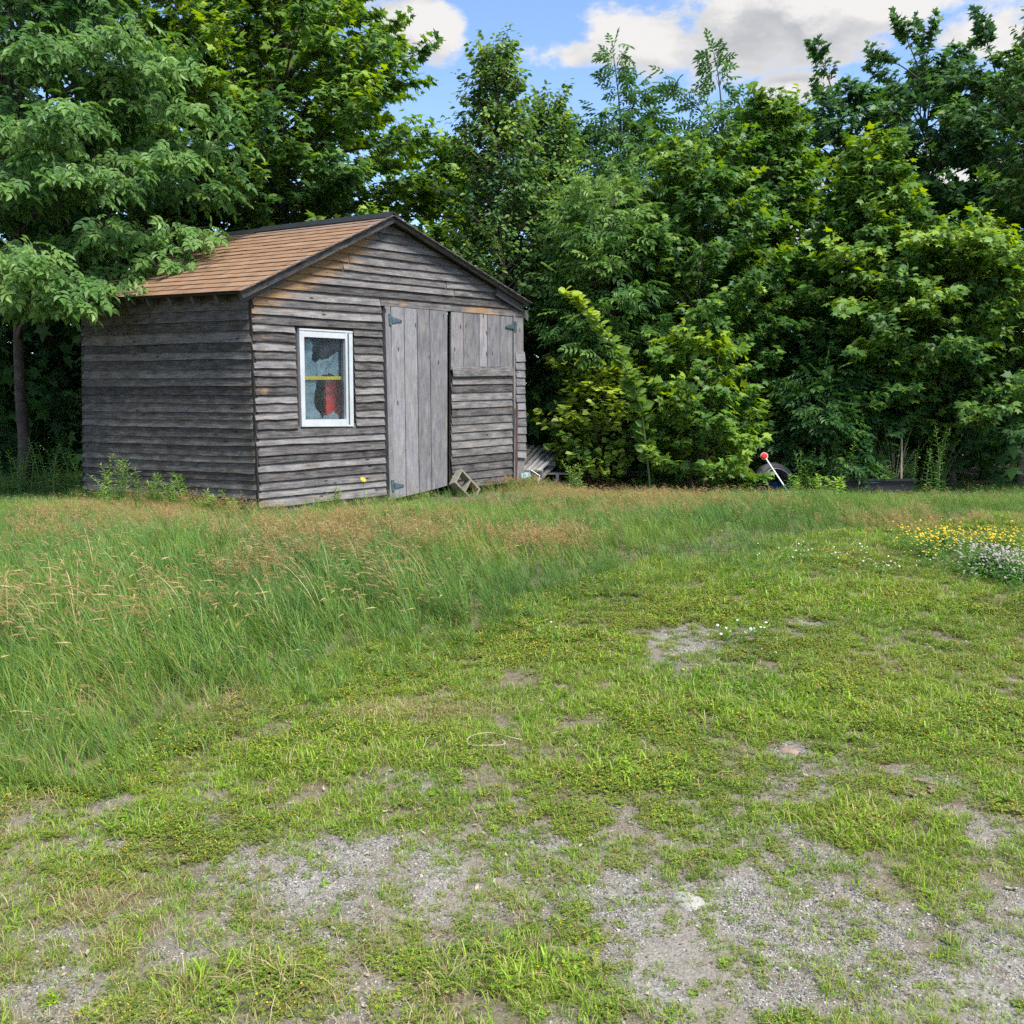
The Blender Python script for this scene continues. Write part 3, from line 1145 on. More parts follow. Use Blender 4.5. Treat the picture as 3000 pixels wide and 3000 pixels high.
    # trims
    for qd, d in (([(1122, 893), (1137, 894), (1152, 1461), (1137, 1464)], .03), ([(1498.5, 921), (1504, 922), (1507, 1412), (1500, 1413)], .034), ([(1505, 922), (1528, 926), (1532, 1413), (1509, 1412)], .026)):
        V, F, A_, uv = pxquad(qd, -0.03, d)
        SHED.part('door_trim', V, F, M['trim'], None, A_, uv)
    # short offcuts nailed down the right-hand post
    ys = np.linspace(1036, 1341, 14)
    for i in range(13):
        x0, x1 = 1502 + i * 0.35 + random.uniform(-.6, .6) + 1, 1529.5 + i * 0.35 + random.uniform(-1, 1)
        tl, tr = front(*fst(x0, ys[i] - 5)), front(*fst(x1, ys[i] - 5))
        bl, br = front(*fst(x0, ys[i + 1] + random.uniform(-1, 1))), front(*fst(x1, ys[i + 1] + random.uniform(-1, 1)))
        V, F, A_, uv = strip(np.array([bl, br]) + NF * .056, np.array([tl, tr]) + NF * .038, np.array([tl, tr]) + NF * .030, np.array([bl, br]) + NF * .040, wid=.09)
        SHED.part('shingle_offcut', V, F, M['trim'], None, A_, uv)
    # hinges: a plate and a tapering strap
    def hinge(door, plate, strap, d=.03):
        h = SHED.part('hinge', *pxquad(plate, d, d + .007)[:2], M['hinge'], door)
        tl, tr, br, bl = [front(*fst(*p)) for p in strap]
        V = np.array([tl, tr, br, bl])
        V = np.concatenate([V + NF * (d + .006), V + NF * d])
        SHED.part('hinge_strap', V, [(0, 1, 2, 3), (7, 6, 5, 4), (0, 4, 5, 1), (1, 5, 6, 2), (2, 6, 7, 3), (3, 7, 4, 0)], M['hinge'], door)
    hinge(D1o, [(1132, 920), (1139, 921), (1141, 954), (1134, 953)], [(1141, 928), (1171, 939), (1171, 943), (1142, 948)], .034)
    hinge(D1o, [(1140, 1406), (1147, 1406), (1149, 1438), (1142, 1438)], [(1149, 1414), (1177, 1420), (1177, 1424), (1150, 1431)], .034)
    hinge(D2o, [(1499, 942), (1506, 942), (1507, 973), (1500, 972)], [(1474, 956), (1499, 948), (1500, 966), (1474, 960)], .036)

    # ---- roof
    def slope(E0, E1, R0, R1):
        f = quadmap(E0, E1, R0, R1)
        n_ = nrm(np.cross(E1 - E0, R0 - E0))
        if n_[2] < 0:
            n_ = -n_
        return f, n_
    roof = None
    for side, (E0, E1, R0, R1) in enumerate(((EF, EB, RF, RB), (RE, REB, RF, RB))):
        f, n_ = slope(E0, E1, R0, R1)
        P = [f(0, 0), f(1, 0), f(1, 1), f(0, 1)]
        top = np.array(P) + n_ * 0.0
        V = np.concatenate([top, top - n_ * 0.022])
        deck = SHED.part('roof', V, [(0, 1, 2, 3), (7, 6, 5, 4), (0, 4, 5, 1), (1, 5, 6, 2), (2, 6, 7, 3), (3, 7, 4, 0)], M['clap_shade'])
        L = np.linalg.norm(E1 - E0)
        H = np.linalg.norm(R0 - E0)
        ex = 0.128
        nr = int(H / ex)
        for r in range(nr + 1):
            b0 = r * ex / H
            b1 = min(1.0, (r + 1.25) * ex / H)
            if b0 > 0.995:
                continue
            a = -0.012 - (0.46 if r % 2 else 0) / L
            while a < 1.0:
                a0, a1 = max(-0.012, a), min(1.008, a + 0.915 / L)
                a += 0.92 / L
                if a1 - a0 < 0.02:
                    continue
                sg = 1 - 2 * side
                ka = np.linspace(a0, a1, 4)
                pb, pt = f(ka, np.full(4, b0 - 0.010 + random.uniform(-.002, .002))), f(ka, np.full(4, b1))
                lift = 0.015 + np.abs(np.random.default_rng(random.randint(0, 9999)).normal(0, .0022, 4))[:, None]
                bare_ = np.full(4, 0.9 if side else (0.85 if b0 > 0.93 else (0.25 if b0 > .86 else 0.0)))
                V, F, A_, uv = strip(pb + n_ * lift, pt + n_ * .006, pt + n_ * .001, pb + n_ * (lift - .0045), wid=.14, bare=bare_)
                SHED.part('shingle', V, F, M['shingle'], deck, A_, uv)
        # rake board under the front edge
        k = np.linspace(0, 1, 9)[:, None]
        c = E0 + (R0 - E0) * k
        dn = np.array([0, 0, -1.0])
        rb = .072 if side == 0 else .04
        V, F, A_, uv = strip(c - n_ * rb + NF * .004, c - n_ * .003 + NF * .008, c - n_ * .003 - NF * .018, c - n_ * rb - NF * .018, wid=.08)
        SHED.part('rake_board', V, F, M['clap'] if side == 0 else M['clap_shade'], None, A_, uv)
        V, F, A_, uv = strip(c - n_ * .006 + NF * .022, c + n_ * .012 + NF * .026, c + n_ * .012 - NF * .03, c - n_ * .006 - NF * .03, wid=.03)
        SHED.part('drip_edge', V, F, M['trim'] if side == 0 else M['clap_shade'], None, A_, uv)
        # rafter tails
        up = n_
        for a in np.linspace(0.02, 0.97, 9):
            e = f(a, 0.0)
            d_ = nrm(R0 - E0)
            p0, p1 = e + d_ * 0.03 - n_ * .07, e + d_ * 0.55 - n_ * .07
            ax = nrm(E1 - E0)
            SHED.part('rafter_tail', *beam(p0, p1, ax * .022, n_ * .045, K=3)[:2], M['trim'])
    # black ridge capping in two lengths
    for a0, a1, hgt, wd in ((-0.01, 0.66, .030, .13), (0.64, 1.01, .016, .17)):
        k = np.linspace(a0, a1, 6)
        rp = RF + (RB - RF) * k[:, None]
        d1, d2 = nrm(EF - RF), nrm(RE - RF)
        up = np.array([0, 0, 1.0])
        Lp, Tp, Rp = rp + d1 * wd + up * hgt * 1.0, rp + up * (hgt + .018), rp + d2 * wd + up * hgt
        n_ = len(k)
        V = np.concatenate([Lp, Tp, Rp, Lp - up * .022, Tp - up * .022, Rp - up * .022])
        F = []
        for i in range(n_ - 1):
            for a_, b_ in ((0, 1), (1, 2), (2, 5), (5, 4), (4, 3), (3, 0)):
                F.append((a_ * n_ + i, a_ * n_ + i + 1, b_ * n_ + i + 1, b_ * n_ + i))
        for i in (0, n_ - 1):
            F.append((0 * n_ + i, n_ + i, 4 * n_ + i, 3 * n_ + i))
            F.append((n_ + i, 2 * n_ + i, 5 * n_ + i, 4 * n_ + i))
        SHED.part('ridge_cap', V, F, M['black_roof'])
    # plate end sticking out under the right-hand eave
    e = front(1.0, 1.03)
    SHED.part('eave_plate', *beam(e + NF * .01, e + nrm(B0 - A0) * .12 + np.array([0, 0, -.07]) + NF * .01, NF * .012, np.array([0, 0, .045]))[:2], M['trim'])


build_shed()


def inshed(x, y, m=0.0):
    def side(P, Q):
        return (Q[0] - P[0]) * (y - P[1]) - (Q[1] - P[1]) * (x - P[0])
    poly = [A0, B0, D0, C0]
    ok = np.ones_like(x, bool)
    for P, Q in zip(poly, poly[1:] + poly[:1]):
        L = math.hypot(Q[0] - P[0], Q[1] - P[1])
        ok &= side(P, Q) / L > -m
    return ok


# things seen through the window
def inside():
    fx = nrm(B0 - A0)
    c = at(982, 1165, 9.98)
    # red upright panel with a folded edge
    p0 = c.copy()
    p0[2] = float(hz(c[0], c[1])) + 0.02
    topz = at(982, 1108, 9.98)[2]
    V, F = join([beam(p0 + fx * -.10, [p0[0] - fx[0] * .10, p0[1] - fx[1] * .10, topz], NF * .015, fx * .03)[:2],
                 beam(p0 + fx * .08, [p0[0] + fx[0] * .08, p0[1] + fx[1] * .08, topz - .02], NF * .012, fx * .145)[:2]])
    single('red_board', V, F, M['redpaint'], 'red upright board standing inside the shed window', 'board')
    a, b = front(*fst(868, 1107)) - NF * 0.057, front(*fst(1026, 1107)) - NF * 0.057
    single('yellow_bar', *beam(a, b, NF * .007, np.array([0, 0, .017]))[:2], M['yellow'], 'yellow bar running across the inside of the shed window', 'bar')


inside()


# ------------------------------------------------------------------ small things round the shed
def rocklike(name, c, sx, sy, sz, m, label, cat, seed=0, rz=0.3):
    r = np.random.default_rng(seed)
    n, k = 16, 9
    V = []
    for j in range(k):
        ph = -0.35 * math.pi + (0.85 * math.pi) * j / (k - 1)
        for i in range(n):
            th = 2 * math.pi * i / n
            rr = 1 + r.normal(0, .05) + .10 * math.sin(th * 3 + seed)
            V.append([math.cos(th) * math.cos(ph) * rr * sx, math.sin(th) * math.cos(ph) * rr * sy, math.sin(ph) * sz * (1 + r.normal(0, .08))])
    V = np.array(V)
    cz, sz_ = math.cos(rz), math.sin(rz)
    V = V @ np.array([[cz, sz_, 0], [-sz_, cz, 0], [0, 0, 1]]) + np.asarray(c)
    F = [(j * n + i, j * n + (i + 1) % n, (j + 1) * n + (i + 1) % n, (j + 1) * n + i) for j in range(k - 1) for i in range(n)]
    F += [tuple(range(n - 1, -1, -1)), tuple((k - 1) * n + i for i in range(n))]
    return single(name, V, F, m, label, cat, smooth=True)


def rusty_rod():
    a, b = front(*fst(1494, 1424)) + NF * .10, front(*fst(1501, 1186)) + NF * .075
    a[2] -= .03
    V, F = tube(np.linspace(a, b, 4), 0.013, 7)
    single('rusty_rod', V, F, M['rust'], 'thin rust-red rod leaning against the right-hand shed door', 'rod')


def cinder_block():
    # hollow block leaning against the doors: outline with two holes, extruded
    c = front(*fst(1338, 1437)) + NF * .13
    c[2] = float(hz(c[0], c[1])) + 0.115
    fx = nrm(np.array([B0[0] - A0[0], B0[1] - A0[1], 0]))
    ang = math.radians(-38)
    u = nrm(fx * math.cos(ang) + np.array([0, 0, 1]) * math.sin(ang))
    v = nrm(-fx * math.sin(ang) + np.array([0, 0, 1]) * math.cos(ang) + 0 * NF)
    n = nrm(NF + np.array([0, 0, .28]))
    hw, hh, th = .20, .095, .022
    bars = [((-hw, hw), (hh - th, hh)), ((-hw, hw), (-hh, -hh + th)), ((-hw, -hw + th), (-hh + th, hh - th)), ((hw - th, hw), (-hh + th, hh - th)), ((-th / 2, th / 2), (-hh + th, hh - th))]
    T = Thing('cinder_block', c - np.array([0, 0, .1]), 'hollow concrete block leaning against the shed doors in the grass', 'block')
    P = []
    for (a0, a1), (b0, b1) in bars:
        p0, p1 = c + u * a0 + v * (b0 + b1) / 2, c + u * a1 + v * (b0 + b1) / 2
        P.append(beam(p0, p1, n * .05, v * (b1 - b0) / 2)[:2])
    T.part('face_shell', *P[0], M['concrete'])
    T.part('face_shell', *P[1], M['concrete'])
    for p in P[2:]:
        T.part('web', *p, M['concrete'])


def pallet():
    """two stacked pallets, the upper one tipped against the side of the shed"""
    # upper: plane through photographed corners
    P = at(1533, 1307, 13.2), at(1668, 1304, 13.2), at(1585, 1380, 12.15), at(1480, 1375, 12.25)
    tl, tr, br, bl = P
    T = Thing('wooden_pallet', (P[2] + P[3]) / 2, 'tipped grey wooden pallet with slats showing beside the shed', 'pallet')
    run = nrm(((tl - bl) + (tr - br)) / 2)
    acr = nrm(((br - bl) + (tr - tl)) / 2)
    nn = nrm(np.cross(acr, run))
    if nn[2] < 0:
        nn = -nn
    n = 7
    for i in range(n):
        a0, a1 = (i + .07) / n, (i + .87) / n
        p0, p1 = (bl * (1 - (a0 + a1) / 2) + br * (a0 + a1) / 2), (tl * (1 - (a0 + a1) / 2) + tr * (a0 + a1) / 2)
        hw = np.linalg.norm(br - bl) * (a1 - a0) / 2 * .95
        j = random.uniform(-.02, .02)
        V, F, A_, uv = beam(p0 + run * j, p1 + run * j, acr * hw, nn * .010, K=4)
        T.part('slat', V, F, M['pallet'], None, A_, uv)
    for a in (0.06, .5, .94):
        p0, p1 = bl * (1 - a) + tl * a, br * (1 - a) + tr * a
        V, F, A_, uv = beam(p0 - nn * .061, p1 - nn * .061, run * .02, nn * .05)
        T.part('stringer', V, F, M['pallet'], None, A_, uv)
    for a in (.1, .9):
        p0, p1 = bl * (1 - a) + br * a - nn * .123, tl * (1 - a) + tr * a - nn * .123
        V, F, A_, uv = beam(p0, p1, acr * .045, nn * .010)
        T.part('bottom_slat', V, F, M['pallet'], None, A_, uv)
    # lower: lies flat behind it
    c0, c1 = at(1592, 1400, 12.6), at(1672, 1400, 12.6)
    T = Thing('wooden_pallet', (c0 + c1) / 2, 'dark wooden pallet lying flat under the tipped one', 'pallet')
    z = float(hz(c0[0], c0[1]))
    for zz in (z + .015, z + .14):
        for k in range(4):
            y = 12.55 + k * .2
            V, F, A_, uv = beam([c0[0] - .25, y, zz], [c1[0] + .12, y, zz], np.array([0, .05, 0]), np.array([0, 0, .010]))
            T.part('slat', V, F, M['pallet'], None, A_, uv)
    for xx in (c0[0] - .2, (c0[0] + c1[0]) / 2, c1[0] + .07):
        V, F, A_, uv = beam([xx, 12.5, z + .077], [xx, 13.2, z + .077], np.array([.02, 0, 0]), np.array([0, 0, .0505]))
        T.part('stringer', V, F, M['pallet'], None, A_, uv)


def blue_scrap():
    tl, tr, br, bl = [front(*fst(*p)) + NF * .10 for p in ((1508, 1385), (1533, 1381), (1538, 1393), (1510, 1399))]
    k = np.linspace(0, 1, 7)[:, None]
    wv = (np.sin(k * 9) * .012) * NF
    top, bot = tl + (tr - tl) * k + wv, bl + (br - bl) * k - wv * .8
    bot[:, 2] -= .01
    single('blue_scrap', *strip(bot + NF * .004, top + NF * .004, top, bot)[:2], M['bluepale'], 'crumpled pale blue scrap at the foot of the shed corner', 'scrap')
    a = front(*fst(1538, 1376)) + NF * .10
    b = front(*fst(1543, 1416)) + NF * .18
    c = front(*fst(1545, 1392)) + NF * .2
    V, F = tube(np.array([a, (a + c) / 2, c, b]), .006, 5)
    single('white_stick', V, F, M['pole'], 'thin white stick standing by the blue scrap', 'stick')


def tyre():
    c = at(2268, 1424, 12.4)
    R, r = .225, .075
    ax = nrm(np.array([0.25, -0.86, 0.30]))
    a = nrm(np.cross(ax, [0, 0, 1]))
    b = np.cross(a, ax)
    prof = [(-.085, .66), (-.095, .80), (-.085, .93), (-.055, 1.0), (-.02, 1.01), (.02, 1.01), (.055, 1.0), (.085, .93), (.095, .80), (.085, .66), (.05, .60), (-.05, .60)]
    n, k = 40, len(prof)
    V = []
    for i in range(n):
        th = 2 * math.pi * i / n
        d = a * math.cos(th) + b * math.sin(th)
        for x, rr in prof:
            tread = 1 + (.012 if (i % 2 and rr > .99) else 0)
            V.append(c + ax * x + d * rr * (R + r) * tread)
    F = [(i * k + j, i * k + (j + 1) % k, ((i + 1) % n) * k + (j + 1) % k, ((i + 1) % n) * k + j) for i in range(n) for j in range(k)]
    T = Thing('old_tyre', c - np.array([0, 0, .3]), 'old black tyre half sunk in weeds behind the red reflector', 'tyre')
    T.part('carcass', V, F, M['rubber'])
    V, F = tube(np.array([c + (a * math.cos(t) + b * math.sin(t)) * R * .93 - ax * -.1 for t in np.linspace(0, 2 * math.pi, 33)]), .009, 5)
    T.part('sidewall_rib', V, F, plain('grey_rubber', (.12, .12, .13), .6))


def reflector():
    top, bot = at(2240, 1338, 12.3), at(2306, 1437, 12.0)
    T = Thing('driveway_marker', bot, 'leaning white driveway marker with a round red reflector', 'marker')
    T.part('pole', *tube(np.linspace(bot - nrm(top - bot) * .15, top, 4), .010, 7), M['pole'])
    n = nrm(np.array([-.15, -1, .05]))
    a = nrm(np.cross(n, [0, 0, 1]))
    b = np.cross(a, n)
    c = top + nrm(top - bot) * .01 + n * .014 - a * 0
    th = np.linspace(0, 2 * math.pi, 20, endpoint=False)
    ring = np.array([a * math.cos(t) + b * math.sin(t) for t in th])

    def disc(R, d0, d1, bul):
        V = np.concatenate([c + ring * R + n * d0, c + ring * R + n * d1, c + ring * R * .6 + n * (d1 + bul * .7), [c + n * (d1 + bul)]])
        F = [tuple(range(20))[::-1]]
        for i in range(20):
            j = (i + 1) % 20
            F += [(i, j, 20 + j, 20 + i), (20 + i, 20 + j, 40 + j, 40 + i), (40 + i, 40 + j, 60)]
        return V, F
    T.part('reflector', *disc(.040, 0, .012, .008), M['red'])
    T.part('reflector_rim', *disc(.048, -.012, -.001, 0.0), M['pole'])


def trough():
    x0, x1 = at(2398, 1400, 12.3)[0], at(2672, 1400, 12.3)[0]
    Y0, Y1 = 12.25, 13.0
    z0 = float(hz((x0 + x1) / 2, 12.5)) - .02
    z1 = at(2500, 1403, Y0)[2]
    T = Thing('black_trough', ((x0 + x1) / 2, (Y0 + Y1) / 2, z0), 'long black plastic trough full of weeds at the wood edge', 'trough')
    t = .025
    sl = .03
    for nm, p0, p1, side in (('long_side', [x0, Y0, 0], [x1, Y0, 0], [0, t / 2, 0]), ('long_side', [x0, Y1, 0], [x1, Y1, 0], [0, t / 2, 0]),
                             ('end', [x0 + t / 2, Y0 + t / 2 + .001, 0], [x0 + t / 2, Y1 - t / 2 - .001, 0], [t / 2, 0, 0]), ('end', [x1 - t / 2, Y0 + t / 2 + .001, 0], [x1 - t / 2, Y1 - t / 2 - .001, 0], [t / 2, 0, 0])):
        zc = (z0 + z1) / 2
        p0, p1 = np.array(p0, float), np.array(p1, float)
        p0[2] = p1[2] = zc
        T.part(nm, *beam(p0, p1, np.array(side), np.array([0, 0, (z1 - z0) / 2]), K=5)[:2], M['trough'])
    for y in (Y0 - .014, Y1 + .014):
        T.part('rim', *beam([x0 - .02, y, z1 - .012], [x1 + .02, y, z1 - .012], np.array([0, .03, 0]), np.array([0, 0, .014]))[:2], M['trough'])
    T.part('soil', *beam([x0 + .03, (Y0 + Y1) / 2, z0 + .12], [x1 - .03, (Y0 + Y1) / 2, z0 + .12], np.array([0, .34, 0]), np.array([0, 0, .05]))[:2], M['bark'])
    hx = at(2560, 1400, Y0)[0]
    T.part('handle', *beam([hx - .06, Y0 - .02, z1 - .045], [hx + .06, Y0 - .02, z1 - .045], np.array([0, .008, 0]), np.array([0, 0, .008]))[:2], M['hinge'])
    # pale weathered stake in the trough
    s0, s1 = at(2641, 1402, 12.45), at(2643, 1255, 12.6)
    s0[2] = z0 + .12
    V, F = tube(np.linspace(s0, s1, 5), [.014, .013, .011, .009, .006], 6)
    single('pale_stake', V, F, M['twig'], 'pale bare stake standing in the black trough', 'stake')


def blue_can():
    c = at(2268, 1420, 12.75)
    c[2] = float(hz(c[0], c[1]))
    n = 14
    th = np.linspace(0, 2 * math.pi, n, endpoint=False)
    rings = [(.0, .10), (.02, .105), (.17, .105), (.185, .10), (.19, .085)]
    V = np.concatenate([[c + [math.cos(t) * r, math.sin(t) * r, z] for t in th] for z, r in rings])
    F = [(j * n + i, j * n + (i + 1) % n, (j + 1) * n + (i + 1) % n, (j + 1) * n + i) for j in range(4) for i in range(n)] + [tuple(range(n))[::-1], tuple(range(4 * n, 5 * n))]
    single('blue_bucket', V, F, M['blue'], 'small blue container lying in weeds inside the tyre ring', 'bucket')


rusty_rod()
cinder_block()
pallet()
blue_scrap()
tyre()
reflector()
trough()
blue_can()
p = gp(2020, 2650)
rocklike('flat_rock', p + [-.005, 0, -.006], .050, .062, .022, M['stone'], 'pale flat rock bedded in the gravel yard', 'rock', 3, .5)
p = gp(690, 1500)
rocklike('field_stone', p + [0, 0, .05], .10, .07, .05, M['concrete'], 'rounded tan stone by the near corner of the shed', 'stone', 5)
p = gp(2310, 2202)
rocklike('flat_stone', p + [0, 0, -.004], .042, .05, .012, M['pinkstone'], 'flat pinkish stone among low weeds in the yard', 'stone', 6)
p = gp(2930, 2745)
rocklike('slate_chip', p, .022, .012, .008, plain('slate', (.09, .095, .11), .8), 'small dark slate chip on gravel by the frame edge', 'stone', 8)


def cord():
    pts = [(1530, 2182), (1490, 2172), (1440, 2161), (1400, 2162), (1372, 2175), (1364, 2190), (1376, 2200), (1400, 2200), (1440, 2199), (1475, 2200), (1484, 2192), (1470, 2180)]
    P = np.array([gp(*q) + [0, 0, .016] for q in pts])
    k = np.linspace(0, len(P) - 1, 60)
    P2 = np.stack([np.interp(k, np.arange(len(P)), P[:, i]) for i in range(3)], 1)
    for _ in range(12):
        P2[1:-1] = (P2[:-2] + 2 * P2[1:-1] + P2[2:]) / 4
    V, F = tube(P2, .0026, 6)
    single('cord', V, F, M['cord'], 'pale straw-coloured cord lying in a loop on the yard', 'cord', smooth=True)


cord()


def woodchips():
    c = gp(2690, 2325)
    for i in range(8):
        a = random.uniform(0, 6.28)
        q = c + np.array([random.gauss(0, .05), random.gauss(0, .06), 0])
        q[2] = float(hz(q[0], q[1])) + .012
        d = np.array([math.cos(a), math.sin(a), random.uniform(-.1, .1)]) * random.uniform(.012, .03)
        sd = nrm(np.cross(d, [0, 0, 1])) * random.uniform(.005, .012)
        single('bark_chip', *beam(q - d, q + d, sd, np.array([0, 0, .0025]))[:2], M['pinkstone'], 'reddish-brown bark chip in the small heap on the yard', 'bark chip', group='bark chips heaped on the yard')


woodchips()

# ------------------------------------------------------------------ leaves and trees
def leaf_template(kind):
    """verts with y to the tip, z up; triangle faces; unit length about 1"""
    if kind == 'maple':
        P = [(0, -.04), (.46, .02), (.30, .20), (.60, .52), (.22, .50), (0, 1.0), (-.22, .50), (-.60, .52), (-.30, .20), (-.46, .02)]
        V = [(x, y - .08, -.16 * abs(x) - .12 * max(0, y - .4) + (.04 if abs(x) < .31 and y > 0 else 0)) for x, y in P]
        return np.array(V), np.array([(0, 2, 8), (8, 2, 4), (8, 4, 6), (6, 4, 5), (2, 3, 4), (8, 6, 7), (0, 1, 2), (0, 8, 9)])
    if kind == 'ovate':
        V = [(0, 0, 0), (-.30, .28, .07), (-.24, .62, .05), (0, 1.0, -.06), (.24, .62, .05), (.30, .28, .07)]
        return np.array(V), np.array([(0, 1, 2), (0, 2, 3), (0, 3, 4), (0, 4, 5)])
    if kind == 'round':
        V = [(0, 0, 0), (-.36, .2, .06), (-.38, .6, .05), (0, 1.0, -.08), (.38, .6, .05), (.36, .2, .06)]
        return np.array(V), np.array([(0, 1, 2), (0, 2, 3), (0, 3, 4), (0, 4, 5)])
    if kind == 'lance':
        V = [(0, 0, 0), (-.085, .3, .02), (-.07, .65, 0), (0, 1.0, -.12), (.07, .65, 0), (.085, .3, .02)]
        return np.array(V), np.array([(0, 1, 2), (0, 2, 3), (0, 3, 4), (0, 4, 5)])
    if kind in ('compound', 'elder'):
        wide = .105 if kind == 'compound' else .135
        ll = .36 if kind == 'compound' else .46
        sets = [(.30, 62), (.55, 55), (.78, 48)] if kind == 'compound' else [(.36, 62), (.68, 52)]
        V, F = [(-.006, 0, 0), (.006, 0, 0), (0, .95, -.14)], [(0, 1, 2)]

        def leaflet(y0, ang, L):
            a = math.radians(ang)
            z0 = -.16 * y0 * y0
            ux, uy = math.sin(a), math.cos(a)
            vx, vy = uy, -ux
            pts = [(0, 0, 0), (.3, 1, .02), (.62, .8, 0), (1, 0, -.14), (.62, -.8, 0), (.3, -1, .02)]
            b = len(V)
            for l, w_, z in pts:
                V.append((ux * l * L + vx * w_ * wide * L * 2.0, y0 + uy * l * L + vy * w_ * wide * L * 2.0, z0 + z * L * 2))
            for t_ in ((0, 1, 2), (0, 2, 3), (0, 3, 4), (0, 4, 5)):
                F.append(tuple(b + i for i in t_))
        for y0, ang in sets:
            leaflet(y0, ang, ll)
            leaflet(y0, -ang, ll)
        leaflet(.86 if kind == 'elder' else .92, 0, ll * 1.1)
        return np.array(V), np.array(F)


TPL = {k: leaf_template(k) for k in ('maple', 'ovate', 'round', 'lance', 'compound', 'elder')}


def leaf_mesh_data(kind, pos, tip, nor, size, tone):
    TV, TF = TPL[kind]
    Y = nrm(tip)
    X = nrm(np.cross(Y, nor))
    Z = np.cross(X, Y)
    V = pos[:, None] + size[:, None, None] * (TV[None, :, 0:1] * X[:, None] + TV[None, :, 1:2] * Y[:, None] + TV[None, :, 2:3] * Z[:, None])
    n, T = len(pos), len(TV)
    F = (TF[None] + (np.arange(n) * T)[:, None, None]).reshape(-1, 3)
    return V.reshape(-1, 3), F, np.repeat(tone, T)


LEAFMESH = {}


def leaf_objs(T, crown, kind, mname, pos, tip, nor, size, tone):
    """single leaves as objects that share a few meshes"""
    Y = nrm(tip)
    X = nrm(np.cross(Y, nor))
    Z = np.cross(X, Y)
    for i in range(len(pos)):
        b = int(np.clip(tone[i] * 8, 0, 7))
        key = (kind, mname, b)
        if key not in LEAFMESH:
            TV, TF = TPL[kind]
            LEAFMESH[key] = np_mesh('leaf', TV, TF, M[mname], {'tone': np.full(len(TV), (b + .5) / 8)})
        o = bpy.data.objects.new('leaf', LEAFMESH[key])
        s = float(size[i])
        p = pos[i] - T.loc
        o.matrix_basis = Matrix(((X[i][0] * s, Y[i][0] * s, Z[i][0] * s, p[0]), (X[i][1] * s, Y[i][1] * s, Z[i][1] * s, p[1]),
                                 (X[i][2] * s, Y[i][2] * s, Z[i][2] * s, p[2]), (0, 0, 0, 1)))
        o.parent = crown
        COL.objects.link(o)


def bez(a, b, c, n):
    t = np.linspace(0, 1, n)[:, None]
    return a * (1 - t) ** 2 + 2 * b * t * (1 - t) + c * t * t


ENV = {
    'ovoid': lambda r: np.sqrt(np.clip(1 - ((r - .42) / .60) ** 2, 0, 1)),
    'egg': lambda r: np.where(np.asarray(r) < .3, np.clip(.6 + np.asarray(r) * 1.4, 0, 1), np.sqrt(np.clip(1 - ((np.asarray(r) - .3) / .66) ** 2, .002, 1))),
    'cone': lambda r: np.clip((1 - r) ** .75 * .95 + .10, 0, 1) * np.clip(.45 + r * 3, 0, 1),
    'column': lambda r: np.clip(1.05 - r ** 1.6, .07, 1) * np.clip(.5 + r * 3, 0, 1),
    'bush': lambda r: np.sqrt(np.clip(1 - (r / 1.05) ** 2, 0, 1)),
}
KINDS = {
    # template, material, leaf size, twig length, leaves per twig, droop, facing out
    'maple': ('maple', 'maple', (.08, .17), (.22, .44), 15, .6, 1.2),
    'maple_near': ('maple', 'maple', (.065, .135), (.20, .42), 20, .6, 1.2),
    'elder': ('elder', 'ash', (.11, .25), (.20, .46), 12, .95, .9),
    'ash': ('compound', 'ash', (.20, .30), (.18, .34), 7, .6, 1.0),
    'birch': ('ovate', 'birch', (.055, .10), (.25, .5), 18, .9, .8),
    'round': ('round', 'birch', (.08, .12), (.25, .45), 12, .35, .6),
}


